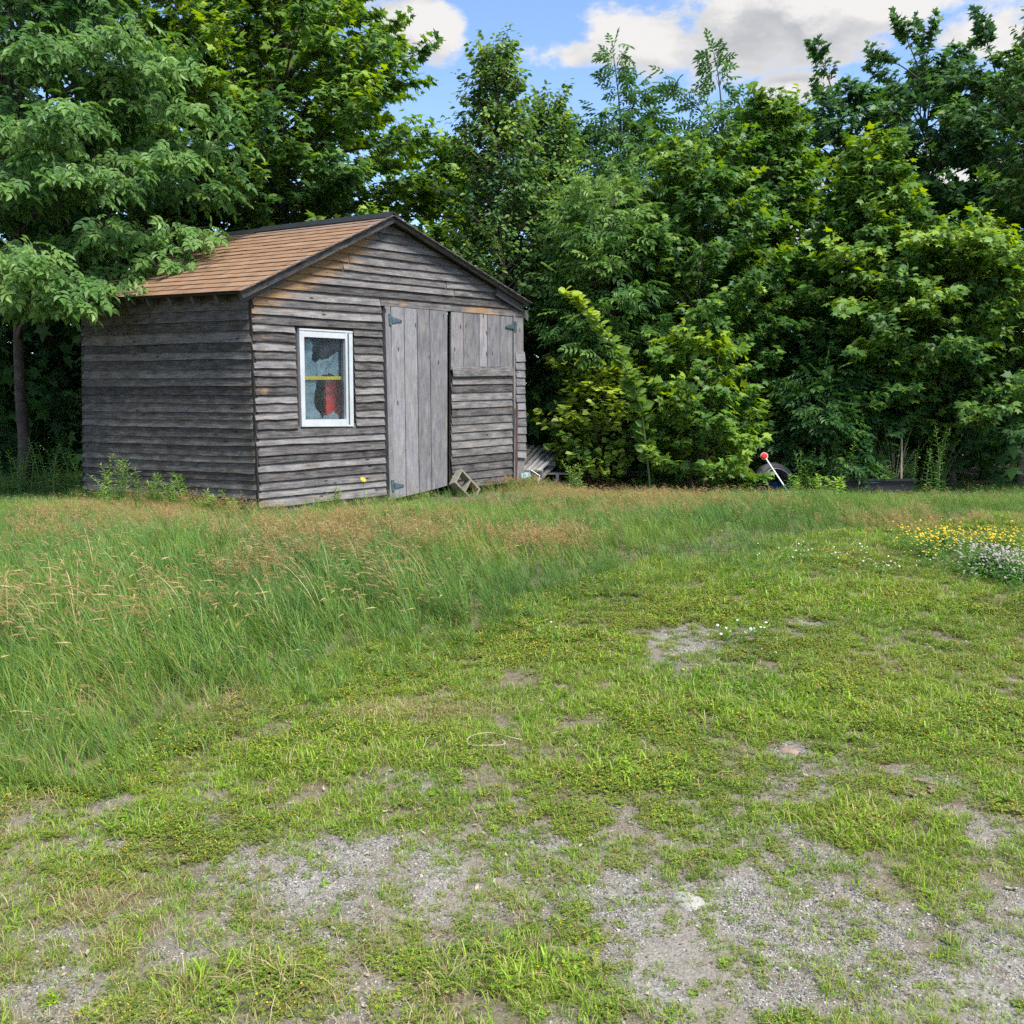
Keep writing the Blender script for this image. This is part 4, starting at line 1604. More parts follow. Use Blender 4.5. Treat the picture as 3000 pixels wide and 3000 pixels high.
def tree(name, label, kind, px, Y, top, bot, hw, shape='ovoid', limbs=42, twigs=9, tone=(.15, .55), lean=(0, 0), extra=(), singles=0,
         tr=None, group='trees along the wood edge', stems=1, trunk_px=None, seed=1, cat='tree', depth=1.0, bark='bark', sunlit_top=.15, gap=.25):
    r = np.random.default_rng(seed)
    tpl, mname, sz, tl, nl, droop, face = KINDS[kind]
    bx = at(px if trunk_px is None else trunk_px, 1300, Y)[0]
    base = np.array([bx, Y, float(hz(bx, Y))])
    cx = at(px, 1300, Y)[0] + lean[0]
    H = at(px, top, Y)[2] - base[2]
    zb = max(0.02, at(px, bot, Y)[2] - base[2])
    Rw = hw / FPX * Y
    cxy = np.array([cx, Y + lean[1]])
    T = Thing(name, base, label, cat, group)
    tr = tr or max(.02, H * .011)
    W = Bag()

    def axis(h):
        f = np.clip(h / H, 0, 1)
        wob = np.array([math.sin(h * 1.3 + seed) * .06, math.cos(h * 1.1 + seed * 2) * .06]) * min(1, h)
        return np.array([*(base[:2] * (1 - f) ** 1.3 + cxy * (1 - (1 - f) ** 1.3) + wob), base[2] + h])
    for s in range(stems):
        hs = np.linspace(-.1, H * .97, 14)
        pts = np.array([axis(max(h, 0)) for h in hs])
        pts[0, 2] -= .1
        if stems > 1:
            a = s * 2.4 + seed
            sp = (hs / H)[:, None] * np.array([[math.cos(a), math.sin(a), 0]]) * Rw * .55
            pts = pts + sp + np.array([math.cos(a), math.sin(a), 0]) * .05
        rad = tr * (1 - .93 * (np.clip(hs, 0, H) / H) ** .8) * (1 + .5 * np.exp(-np.clip(hs, 0, 9) * 4))
        W.add(*tube(pts, rad, 8))
    pos, tip, nor, size, ton = [], [], [], [], []

    def leafy(p0, d, L, tb, out):
        """a twig with paired leaves"""
        d = nrm(d)
        side = nrm(np.cross(d, [0, 0, 1]))
        W.add(*tube(np.array([p0, p0 + d * L * .6 + [0, 0, .01], p0 + d * L - [0, 0, .02]]), [.006, .004, .002], 3, cap=False))
        n = max(3, int(nl * r.uniform(.7, 1.3)))
        for i in range(n):
            v = r.uniform(.15, 1.05)
            sg = 1 if i % 2 else -1
            az = side * sg * r.uniform(.3, 1.1) + d * r.uniform(.1, .9)
            if i == n - 1:
                az, v = d, 1.05
            off = r.uniform(.02, .10) * (1.0 if kind != 'birch' else .5)
            p = p0 + d * L * v + nrm(az) * off + np.array([0, 0, r.normal(0, .03)])
            t_ = nrm(az) + out * .25 + np.array([0, 0, -droop * r.uniform(.4, 1.5)])
            n_ = np.array([0, 0, 1.0]) + out * face * r.uniform(.2, 1.6) + r.normal(0, .48, 3)
            pos.append(p)
            tip.append(t_ + r.normal(0, .15, 3))
            nor.append(n_)
            size.append(r.uniform(*sz))
            ton.append(tb + r.normal(0, .15))

    def limb(p0, p1, nt, tb, sag=.12, u0=.16):
        L = np.linalg.norm(p1 - p0)
        mid = (p0 + p1) / 2 + np.array([0, 0, L * sag]) + r.normal(0, .05, 3) * L
        P = bez(p0, mid, p1, 7)
        rl = max(.006, min(tr * .45, .010 + L * .008))
        W.add(*tube(P, np.linspace(rl, .004, 7), 5, cap=False))
        out = nrm(np.array([p1[0] - p0[0], p1[1] - p0[1], 0.0]) + 1e-6)
        for k in range(nt):
            u = u0 + (1 - u0) * ((k + r.uniform(.2, .8)) / nt) ** .8
            i = u * 6
            a = int(min(5, i))
            q = P[a] + (P[a + 1] - P[a]) * (i - a)
            ld = nrm(P[a + 1] - P[a])
            sd = nrm(np.cross(ld, [0, 0, 1])) * (1 if k % 2 else -1)
            d = ld * r.uniform(.4, 1.0) + sd * r.uniform(.2, .9) * (1.1 - .5 * u) + np.array([0, 0, r.uniform(-.15, .45)])
            leafy(q, d, r.uniform(*tl), tb + r.normal(0, .05), nrm(out * .7 + sd * .4 + d * .3))
    ga = 2.399963
    for i in range(limbs):
        f = (i + r.uniform(.2, .8)) / limbs
        e = zb + (H - zb) * f ** .85
        rr = (e - zb) / max(.01, H - zb)
        R_ = Rw * float(ENV[shape](rr)) * r.uniform(1 - gap, 1.08)
        az = i * ga + r.normal(0, .3)
        ax_ = axis(e)
        end = ax_ + np.array([math.cos(az) * R_, math.sin(az) * R_ * depth, 0])
        drop = R_ * r.uniform(.35, .75) + .1
        start = axis(max(zb * .5, e - drop))
        tb = r.uniform(*tone) + sunlit_top * (rr - .4) + r.normal(0, .06)  # tone rises with height: sunlit crown tops put into the leaf colour
        limb(start, end, max(3, int(twigs * (0.45 + .65 * R_ / max(.1, Rw)))), tb)
    for k in range(3 if shape != 'bush' else 5):                  # leading shoots
        a = r.uniform(0, 6.28)
        p0 = axis(H * .93) + np.array([math.cos(a), math.sin(a), 0]) * Rw * .06 * k
        limb(p0 - [0, 0, H * .06], p0 + np.array([math.cos(a) * .12, math.sin(a) * .12, H * r.uniform(.03, .075)]), 4, tone[1] + .1, 0.0, .1)
    for (ex, ey, eY, nt, tb) in extra:                             # boughs seen reaching out
        e = at(ex, ey, eY)
        st = axis(min(H * .95, max(.3, e[2] - base[2] - .15)))
        limb(st, e, nt, tb, .10, .45)
    pos, tip, nor, size, ton = map(np.array, (pos, tip, nor, size, ton))
    ton = np.clip(ton, 0, 1)
    V, F, _ = W.get()
    T.part('trunk', V, F, M[bark], smooth=True)
    sel = np.zeros(len(pos), bool)
    if singles:
        pr = np.stack([1500 + FPX * pos[:, 0] / (pos[:, 1] * CP - (pos[:, 2] - CAMZ) * SP), 1500 - FPX * (pos[:, 1] * SP + (pos[:, 2] - CAMZ) * CP) / (pos[:, 1] * CP - (pos[:, 2] - CAMZ) * SP)], 1)
        vis = (pr[:, 0] > 5) & (pr[:, 0] < 2995) & (pr[:, 1] > 5)
        order = np.argsort(np.where(vis, pos[:, 1] - size * 3, 1e6))
        sel[order[:singles]] = True
        sel &= vis
    V, F, tn = leaf_mesh_data(tpl, pos[~sel], tip[~sel], nor[~sel], size[~sel], ton[~sel])
    crown = T.part('crown', V, F, M[mname], attrs={'tone': tn}, kind='stuff')
    if sel.any():
        leaf_objs(T, crown, tpl, mname, pos[sel], tip[sel], nor[sel], size[sel], ton[sel])
    return T


N1 = 220
G = 'trees along the wood edge'
tree('box_elder_tree', 'big box elder whose drooping boughs overhang the shed roof', 'elder', 170, 12.3, -650, 730, 430, 'ovoid', 70, 12, (.2, .65), trunk_px=70, tr=.085, seed=3,
     lean=(-.05, -.45), depth=.95, singles=N1, gap=.4,
     extra=[(590, 700, 10.6, 10, .75), (540, 760, 10.5, 8, .65), (300, 850, 9.7, 7, .6), (220, 880, 9.6, 9, .6), (120, 800, 9.5, 11, .75), (30, 830, 9.4, 11, .8), (60, 760, 9.4, 10, .75),
            (330, 690, 10.3, 10, .5), (640, 560, 11.2, 10, .5), (640, 430, 11.2, 10, .6), (560, 330, 10.8, 11, .7), (450, 200, 10.7, 11, .75), (250, 330, 10.0, 12, .6), (200, 500, 9.9, 12, .6), (80, 380, 9.8, 11, .6),
            (350, 520, 10.0, 11, .55), (30, 560, 9.8, 11, .5), (120, 120, 10.2, 12, .55), (330, 100, 10.6, 11, .6), (520, 470, 10.6, 10, .65)])
tree('maple_tree', 'tall dense maple rising right behind the shed roof', 'maple', 850, 15.3, -210, 1000, 480, 'egg', 150, 15, (.4, .7), tr=.13, seed=5, singles=N1, sunlit_top=.2,
     extra=[(1270, 420, 14.6, 9, .6), (1330, 560, 14.8, 9, .65), (1380, 640, 15.0, 8, .7), (1190, 250, 14.6, 9, .55), (1000, 300, 13.6, 12, .6), (850, 450, 13.4, 12, .6), (1050, 520, 13.6, 12, .6), (700, 300, 13.6, 12, .6), (950, 130, 13.8, 12, .6)])
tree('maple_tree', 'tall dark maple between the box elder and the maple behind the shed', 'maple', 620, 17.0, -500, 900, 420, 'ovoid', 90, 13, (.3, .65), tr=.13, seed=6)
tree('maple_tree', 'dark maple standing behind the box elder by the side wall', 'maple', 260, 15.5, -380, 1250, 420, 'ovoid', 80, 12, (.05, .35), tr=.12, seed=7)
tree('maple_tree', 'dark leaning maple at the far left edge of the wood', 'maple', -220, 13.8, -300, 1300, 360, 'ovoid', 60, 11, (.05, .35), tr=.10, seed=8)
tree('maple_sapling', 'small yellow-green maple peeping between the big maple and the birch', 'maple', 1320, 16.5, 440, 1050, 170, 'cone', 50, 10, (.5, .8), seed=9)
tree('birch_tree', 'slender birch with pale trunk standing just behind the shed eave', 'birch', 1465, 13.8, 175, 1000, 150, 'column', 90, 13, (.2, .6), seed=10, bark='birchbark', tr=.05, group='birch trees', singles=120)
tree('birch_tree', 'bushier birch growing between the slender birch and the ash', 'birch', 1610, 14.7, 330, 1050, 170, 'column', 84, 14, (.25, .7), seed=12, bark='birchbark', tr=.05, group='birch trees')
tree('ash_tree', 'ash with a tall feathery leader under the left of the big cloud', 'ash', 1800, 15.8, 350, 1050, 210, 'ovoid', 56, 10, (.2, .5), seed=13, group='ash trees', singles=120, extra=[(1690, 560, 15.0, 8, .5), (1800, 190, 15.8, 9, .4), (1860, 300, 15.8, 7, .4), (1720, 400, 15.8, 7, .4)])
tree('ash_tree', 'ash with two feathery tops in the middle of the tree line', 'ash', 2090, 16.4, 360, 1050, 220, 'ovoid', 58, 10, (.15, .45), seed=14, group='ash trees', extra=[(2095, 175, 16.4, 9, .4), (1985, 270, 16.4, 8, .4), (2170, 330, 16.2, 8, .4), (2250, 450, 16, 8, .4)])
tree('ash_sapling', 'pale grey-green ash sapling in front of the birches', 'ash', 1770, 13.0, 560, 1120, 140, 'ovoid', 30, 9, (.5, .85), seed=15, group='ash trees', singles=N1)
tree('maple_tree', 'maple with a bright rounded top left of the pointed maples', 'maple_near', 2030, 13.4, 440, 1330, 240, 'ovoid', 78, 12, (.2, .6), seed=16, singles=N1, sunlit_top=.35)
tree('maple_tree', 'bright pyramid-shaped maple in the middle of the right-hand wood', 'maple_near', 2250, 14.8, 320, 1280, 280, 'cone', 84, 12, (.2, .6), seed=17, singles=N1, sunlit_top=.25)
tree('maple_tree', 'yellow-green pointed maple right of the pyramid-shaped one', 'maple_near', 2540, 13.4, 450, 1300, 260, 'cone', 84, 12, (.3, .65), seed=18, singles=N1, sunlit_top=.35)
tree('maple_tree', 'thin dark maple with one tall spire beside the cloud edge', 'maple', 2420, 17.2, 280, 1100, 220, 'ovoid', 60, 10, (.05, .35), seed=19, extra=[(2400, 165, 17.2, 8, .25), (2500, 300, 17, 7, .25), (2330, 350, 17, 7, .3)])
tree('maple_tree', 'tallest dark maple at the back right with spiky top', 'maple', 2670, 18.0, 190, 1100, 300, 'ovoid', 80, 11, (.03, .3), seed=20, extra=[(2640, 85, 18, 8, .2), (2720, 100, 18, 8, .2), (2570, 170, 18, 7, .2), (2800, 180, 18, 7, .2)])
tree('maple_tree', 'tall dark maple near the right edge of the wood', 'maple', 2890, 15.8, 200, 1150, 280, 'ovoid', 84, 12, (.05, .35), seed=21, singles=80, extra=[(2880, 90, 15.8, 9, .2), (2790, 250, 15.6, 8, .3)])
tree('maple_tree', 'broad low maple with sunlit boughs at the front right', 'maple_near', 2740, 13.4, 700, 1290, 370, 'ovoid', 110, 12, (.3, .75), seed=22, singles=N1, trunk_px=2800, sunlit_top=.35, tr=.05, gap=.55,
     extra=[(2440, 760, 12.6, 9, .8), (2480, 900, 12.4, 9, .7), (2560, 1010, 12.3, 8, .6), (2900, 700, 12.2, 10, .85), (2980, 760, 12.1, 10, .8), (2760, 870, 12.1, 9, .75), (2700, 700, 12.4, 9, .85), (2880, 1010, 12.2, 8, .6)])
tree('birch_tree', 'thin birch cut off by the right frame edge', 'birch', 2995, 13.6, 40, 900, 110, 'column', 40, 11, (.2, .5), seed=23, bark='birchbark', tr=.045, group='birch trees')
tree('maple_tree', 'dark maple beyond the right frame edge', 'maple', 3230, 13.2, 150, 1150, 330, 'ovoid', 45, 9, (.1, .4), seed=24)
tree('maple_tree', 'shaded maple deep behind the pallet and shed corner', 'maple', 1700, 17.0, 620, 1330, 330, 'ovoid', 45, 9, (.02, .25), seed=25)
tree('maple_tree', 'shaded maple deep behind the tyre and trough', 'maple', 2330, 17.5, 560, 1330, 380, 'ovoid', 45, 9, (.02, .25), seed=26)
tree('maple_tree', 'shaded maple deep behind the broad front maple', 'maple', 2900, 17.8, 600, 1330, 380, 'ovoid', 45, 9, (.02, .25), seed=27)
tree('maple_sapling', 'young maple sapling with fresh green leaves beside the leafy shrub', 'maple_near', 2050, 12.2, 1020, 1420, 150, 'bush', 30, 7, (.5, .8), seed=28, cat='sapling', stems=3, tr=.018, singles=N1, group='saplings at the wood edge')
tree('leafy_shrub', 'round-leaved yellow-green shrub right beside the pallets', 'round', 1765, 12.8, 1130, 1420, 105, 'bush', 34, 7, (.6, .95), seed=29, cat='shrub', stems=4, tr=.016, singles=N1, group='shrubs at the wood edge',
     extra=[(1650, 1250, 12.7, 5, .85), (1700, 1330, 12.6, 4, .8), (1690, 1090, 12.8, 6, .85)])
tree('ash_sapling', 'dark bluish ash sapling above the tyre and trough', 'ash', 2400, 12.9, 1150, 1400, 120, 'bush', 24, 7, (.1, .35), seed=30, cat='sapling', stems=2, tr=.015, group='saplings at the wood edge')
tree('maple_sapling', 'small maple sapling hanging over the tyre', 'maple', 2290, 13.3, 1180, 1330, 90, 'bush', 14, 6, (.5, .75), seed=31, cat='sapling', tr=.012, group='saplings at the wood edge')


def arching_shoot():
    r = np.random.default_rng(77)
    ctr = [at(x, y, Y) for x, y, Y in ((1905, 1420, 12.0), (1880, 1200, 11.9), (1830, 1070, 11.8), (1770, 970, 11.75), (1700, 890, 11.7), (1652, 848, 11.7))]
    k = np.linspace(0, 5, 40)
    P = np.stack([np.interp(k, np.arange(6), np.array(ctr)[:, i]) for i in range(3)], 1)
    P[0, 2] = float(hz(P[0, 0], P[0, 1]))
    T = Thing('arching_shoot', P[0], 'single tall yellow-green shoot arching over the shrub towards the shed', 'shoot', 'shrubs at the wood edge')
    T.part('stem', *tube(P, np.linspace(.014, .004, 40), 6), M['stem'])
    pos, tip, nor, size, ton = [], [], [], [], []
    for i in range(190):
        u = r.uniform(.06, 1.0)
        j = u * 39
        a = int(min(38, j))
        q = P[a] + (P[a + 1] - P[a]) * (j - a)
        d = nrm(P[a + 1] - P[a])
        az = r.uniform(0, 6.28)
        sd = np.array([math.cos(az), math.sin(az) * .8, .2])
        pos.append(q + sd * .02)
        tip.append(sd + d * .5 + [0, 0, -.25])
        nor.append(np.array([0, -.7, .9]) + r.normal(0, .4, 3))
        size.append(r.uniform(.10, .16) * (1.15 - .35 * u))
        ton.append(np.clip(.62 + .38 * u ** 2 + r.normal(0, .06), 0, 1))
    for s in range(1):
        leaf_objs(T, T.o, 'round', 'birch', np.array(pos), np.array(tip), np.array(nor), np.array(size), np.array(ton))


arching_shoot()


def woods():
    """the unlit mass of the wood behind the trees one can tell apart"""
    r = np.random.default_rng(5)
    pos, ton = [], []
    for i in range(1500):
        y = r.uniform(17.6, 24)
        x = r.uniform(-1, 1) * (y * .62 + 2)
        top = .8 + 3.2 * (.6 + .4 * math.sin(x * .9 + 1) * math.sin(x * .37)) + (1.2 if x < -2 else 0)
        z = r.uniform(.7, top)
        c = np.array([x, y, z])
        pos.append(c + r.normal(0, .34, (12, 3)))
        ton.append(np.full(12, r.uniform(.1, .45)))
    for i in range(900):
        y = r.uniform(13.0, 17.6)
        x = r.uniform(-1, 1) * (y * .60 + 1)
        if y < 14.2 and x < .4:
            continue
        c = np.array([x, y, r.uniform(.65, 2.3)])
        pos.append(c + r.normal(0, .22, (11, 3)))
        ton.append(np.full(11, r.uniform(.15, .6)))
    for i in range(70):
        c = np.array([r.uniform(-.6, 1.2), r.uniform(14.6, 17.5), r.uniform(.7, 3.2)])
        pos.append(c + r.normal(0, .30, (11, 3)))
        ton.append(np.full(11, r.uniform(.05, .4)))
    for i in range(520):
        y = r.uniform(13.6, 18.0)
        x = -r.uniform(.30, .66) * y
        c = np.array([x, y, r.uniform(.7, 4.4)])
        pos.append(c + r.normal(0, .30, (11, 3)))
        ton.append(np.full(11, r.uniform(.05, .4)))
    pos, ton = np.concatenate(pos), np.concatenate(ton)
    x, y = pos[:, 0], pos[:, 1]
    ok = ~inshed(x, y, .3) & (pos[:, 2] > .68)
    pos, ton = pos[ok], ton[ok]
    n = len(pos)
    tip = r.normal(0, 1, (n, 3)) + [0, -.3, -.5]
    nor = r.normal(0, .5, (n, 3)) + [0, -.5, 1]
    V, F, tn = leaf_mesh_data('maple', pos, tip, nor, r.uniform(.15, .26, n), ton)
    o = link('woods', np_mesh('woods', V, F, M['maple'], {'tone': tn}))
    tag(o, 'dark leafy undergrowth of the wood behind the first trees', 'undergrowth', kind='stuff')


woods()


# ------------------------------------------------------------------ upright weeds
def weed(name, label, spots, hgt, kind='lance', size=(.06, .10), tone=(.3, .7), nleaf=34, cat='weed', group=None, mname='weed', seed=1, spread=.12):
    r = np.random.default_rng(seed)
    base = np.array(spots[0], float)
    T = Thing(name, base, label, cat, group)
    W = Bag()
    pos, tip, nor, sz, tn = [], [], [], [], []
    for b in spots:
        b = np.array(b, float)
        b[2] = float(hz(b[0], b[1]))
        h = hgt * r.uniform(.6, 1.1)
        ln = np.array([r.normal(0, spread), r.normal(0, spread), 0]) * h * 2
        P = bez(b - [0, 0, .03], b + [0, 0, h * .6], b + ln + [0, 0, h], 6)
        W.add(*tube(P, np.linspace(.006, .002, 6), 4, cap=False))
        tb = r.uniform(*tone)
        for i in range(nleaf):
            u = (i + .5) / nleaf
            j = (.08 + .92 * u) * 5
            a = int(min(4, j))
            q = P[a] + (P[a + 1] - P[a]) * (j - a)
            az = i * 2.4 + r.normal(0, .3)
            d = np.array([math.cos(az), math.sin(az), r.uniform(.1, .8) * (.4 + u)])
            pos.append(q)
            tip.append(d)
            nor.append(np.array([-d[0] * .6, -d[1] * .6, 1]) + r.normal(0, .25, 3))
            sz.append(r.uniform(*size) * (1.1 - .55 * u))
            tn.append(np.clip(tb + .25 * u + r.normal(0, .08), 0, 1))
    V, F, _ = W.get()
    T.part('stem', V, F, M['stem'], kind='stuff')
    V, F, t_ = leaf_mesh_data(kind, *map(np.array, (pos, tip, nor, sz, tn)))
    T.part('foliage', V, F, M[mname], attrs={'tone': t_}, kind='stuff')


def spots(px0, px1, Y0, Y1, n, seed):
    r = np.random.default_rng(seed)
    out = []
    for i in range(n):
        Y = r.uniform(Y0, Y1)
        out.append([at(r.uniform(px0, px1), 1400, Y)[0], Y, 0])
    return out


GW = 'goldenrod and tall weeds'
weed('goldenrod_clump', 'tall goldenrod clump in shade left of the shed side wall', spots(100, 235, 10.9, 11.6, 16, 1), .62, seed=1, group=GW)
weed('goldenrod_clump', 'goldenrod clump at the left frame edge below the dark trunk', spots(-30, 100, 10.8, 11.8, 14, 2), .55, seed=2, group=GW)
weed('goldenrod_clump', 'bright goldenrod clump against the far end of the side wall', spots(285, 410, 9.75, 10.2, 12, 3), .50, tone=(.55, .9), seed=3, group=GW)
weed('goldenrod_clump', 'low goldenrod clump against the middle of the side wall', spots(430, 560, 9.3, 9.7, 13, 4), .34, tone=(.55, .9), seed=4, group=GW)
weed('goldenrod_clump', 'small goldenrod clump near the shed corner by the tan stone', spots(580, 690, 9.0, 9.3, 8, 5), .22, tone=(.5, .85), seed=5, group=GW)
weed('goldenrod_clump', 'little bright goldenrod plant in front of the pallets', spots(1665, 1710, 11.8, 12.0, 6, 6), .42, tone=(.6, .95), seed=6, group=GW)
weed('goldenrod_clump', 'bright goldenrod clump behind the near end of the trough', spots(2400, 2500, 12.3, 12.9, 15, 7), .85, tone=(.6, .95), seed=7, group=GW)
weed('goldenrod_clump', 'feathery goldenrod between the tyre and the trough', spots(2330, 2400, 12.1, 12.6, 12, 8), .60, tone=(.35, .7), seed=8, group=GW)
weed('goldenrod_clump', 'tall goldenrod clump at the far end of the trough', spots(2670, 2770, 12.0, 12.8, 16, 9), .85, tone=(.3, .7), seed=9, group=GW)
weed('goldenrod_clump', 'goldenrod growing up around the pale stake', spots(2590, 2660, 12.6, 12.95, 9, 10), .80, tone=(.35, .75), seed=10, group=GW)
weed('burdock_plant', 'broad-leaved weed between the maple sapling and the tyre', spots(2120, 2200, 12.0, 12.4, 7, 11), .50, 'round', (.09, .15), (.55, .85), 12, seed=11, group=GW, mname='birch')
weed('burdock_plant', 'broad-leaved weed behind the driveway marker', spots(2295, 2350, 12.6, 12.9, 5, 12), .75, 'round', (.08, .14), (.5, .8), 13, seed=12, group=GW, mname='birch')
weed('trough_weeds', 'low leafy weeds filling the black trough', spots(2430, 2620, 12.5, 12.9, 26, 13), .36, 'ovate', (.07, .11), (.3, .6), 22, seed=13, group=GW)
weed('broadleaf_weed', 'leafy weed in the grass in front of the trough', spots(2400, 2480, 11.5, 11.9, 8, 14), .30, 'ovate', (.08, .13), (.6, .9), 14, seed=14, group=GW)
weed('broadleaf_weed', 'low leafy weeds by the tyre foot', spots(2310, 2400, 11.9, 12.2, 9, 15), .30, 'ovate', (.07, .12), (.4, .7), 16, seed=15, group=GW)
_wp = front(*fst(965, 1490)) + NF * .12
weed('broadleaf_weed', 'small green weed against the shed front below the window', [[_wp[0], _wp[1], 0], [_wp[0] + .03, _wp[1] - .02, 0], [_wp[0] - .03, _wp[1], 0]], .22, 'lance', (.06, .09), (.5, .8), 16, seed=16, group=GW)


def dead_bush():
    r = np.random.default_rng(4)
    b = at(2620, 1400, 12.7)
    b[2] = float(hz(b[0], b[1]))
    T = Thing('dead_shrub', b, 'bare tan dead shrub branching behind the pale stake', 'shrub')
    for i in range(16):
        a = r.uniform(0, 6.28)
        e = b + np.array([math.cos(a) * r.uniform(.1, .4) - .05, math.sin(a) * .25, r.uniform(.55, .95)])
        P = bez(b, b + (e - b) * .4 + [0, 0, .15], e, 6)
        T.part('branch', *tube(P, np.linspace(.006, .0015, 6), 4), M['twig'])


dead_bush()


def yellow_flower():
    c = front(*fst(1034, 1403)) + NF * .16
    b = c.copy()
    b[2] = float(hz(b[0], b[1]))
    T = Thing('yellow_flower', b, 'single yellow daisy-like flower against the shed front', 'flower')
    T.part('stem', *tube(np.array([b, (b + c) / 2 + [.01, 0, 0], c]), .003, 5), M['stem'])
    n = nrm(NF + np.array([0, 0, .9]))
    a = nrm(np.cross(n, [0, 0, 1]))
    d = np.cross(n, a)
    for i in range(8):
        th = i * math.pi / 4
        u = a * math.cos(th) + d * math.sin(th)
        v = np.cross(n, u)
        V = np.array([c + u * .006, c + u * .02 + v * .010, c + u * .034 + v * .006, c + u * .034 - v * .006, c + u * .02 - v * .010]) + n * .002
        V = np.concatenate([V, V - n * .0015])
        T.part('petal', V, [(0, 1, 2, 3, 4), (9, 8, 7, 6, 5), (0, 5, 6, 1), (1, 6, 7, 2), (2, 7, 8, 3), (3, 8, 9, 4), (4, 9, 5, 0)], M['petal'])
    th = np.linspace(0, 2 * math.pi, 8, endpoint=False)
    V = np.array([c + (a * math.cos(t) + d * math.sin(t)) * .009 for t in th] + [c + n * .009])
    T.part('centre', V, [(i, (i + 1) % 8, 8) for i in range(8)], M['yellow'])


yellow_flower()


# ------------------------------------------------------------------ grass, weeds and gravel (uncountable)
def blades(n, spread, h, wd, bend, nseg, r, lean=(0, 0), tonec=(0, 1), dry=0.0, seed_head=None, haze=0, flop=0.0):
    """a tuft of n blades; returns V, F, tone, dry"""
    V, F, tn, dr = [], [], [], []
    for i in range(n):
        az = r.uniform(0, 6.28)
        d = np.array([math.cos(az), math.sin(az)])
        b = d * r.uniform(0, spread)
        H = h * r.uniform(.55, 1.1)
        az2 = az + r.normal(0, .8)
        dd = np.array([math.cos(az2), math.sin(az2)]) * bend * r.uniform(.2, 1.2) + np.array(lean) * r.uniform(.4, 1.3)
        L = np.linalg.norm(dd)
        wv = np.array([-dd[1], dd[0]]) / (L + 1e-9)
        face = r.uniform(0, 6.28)
        wv = wv * .6 + np.array([math.cos(face), math.sin(face)]) * .6
        w_ = wd * r.uniform(.7, 1.2)
        t_ = r.uniform(*tonec)
        dv = 1.0 if r.random() < dry else 0.0
        b0 = len(V)
        pts = []
        for k in range(nseg + 1):
            f = k / nseg
            pts.append(np.array([*(b + dd * H * f ** 1.8), H * (f - flop * min(1, L) * f ** 3)]))
        for k in range(nseg):
            ww = w_ * (1 - (k / nseg) ** 1.6 * .75) / 2
            V.append(pts[k] + [wv[0] * ww, wv[1] * ww, 0])
            V.append(pts[k] - [wv[0] * ww, wv[1] * ww, 0])
        V.append(pts[-1])
        for k in range(nseg - 1):
            a = b0 + 2 * k
            F.append((a, a + 1, a + 3, a + 2))
        a = b0 + 2 * (nseg - 1)
        F.append((a, a + 1, b0 + 2 * nseg))
        tn += [t_] * (2 * nseg + 1)
        dr += [dv * .9] * (2 * nseg + 1)
        if seed_head:
            tipd = nrm(pts[-1] - pts[-2])
            L_, W_ = seed_head
            L_ *= r.uniform(.7, 1.2)
            for q in range(2):
                wv3 = nrm(np.cross(tipd, [0, 1, 0.3] if q else [1, 0, .2])) * W_ / 2
                s0 = len(V)
                p0 = pts[-1] - tipd * L_ * .25
                V += [p0, p0 + tipd * L_ * .4 + wv3, p0 + tipd * L_ - [0, 0, L_ * .15], p0 + tipd * L_ * .4 - wv3]
                F.append((s0, s0 + 1, s0 + 2, s0 + 3))
                tn += [r.uniform(.3, 1)] * 4
                dr += [1.0] * 4
        for q in range(haze):
            f = r.uniform(.55, 1.0)
            k = f * nseg
            a_ = int(min(nseg - 1, k))
            p0 = pts[a_] + (pts[a_ + 1] - pts[a_]) * (k - a_)
            d3 = nrm(r.normal(0, 1, 3) + [0, 0, .6]) * r.uniform(.02, .05) * (1.5 - f)
            wv3 = nrm(np.cross(d3, r.normal(0, 1, 3))) * .0022
            s0 = len(V)
            V += [p0, p0 + d3 + wv3, p0 + d3 * 1.25, p0 + d3 - wv3]
            F.append((s0, s0 + 1, s0 + 2, s0 + 3))
            tn += [r.uniform(0, 1)] * 4
            dr += [1.0] * 4
    return np.array(V), F, np.array(tn), np.array(dr)


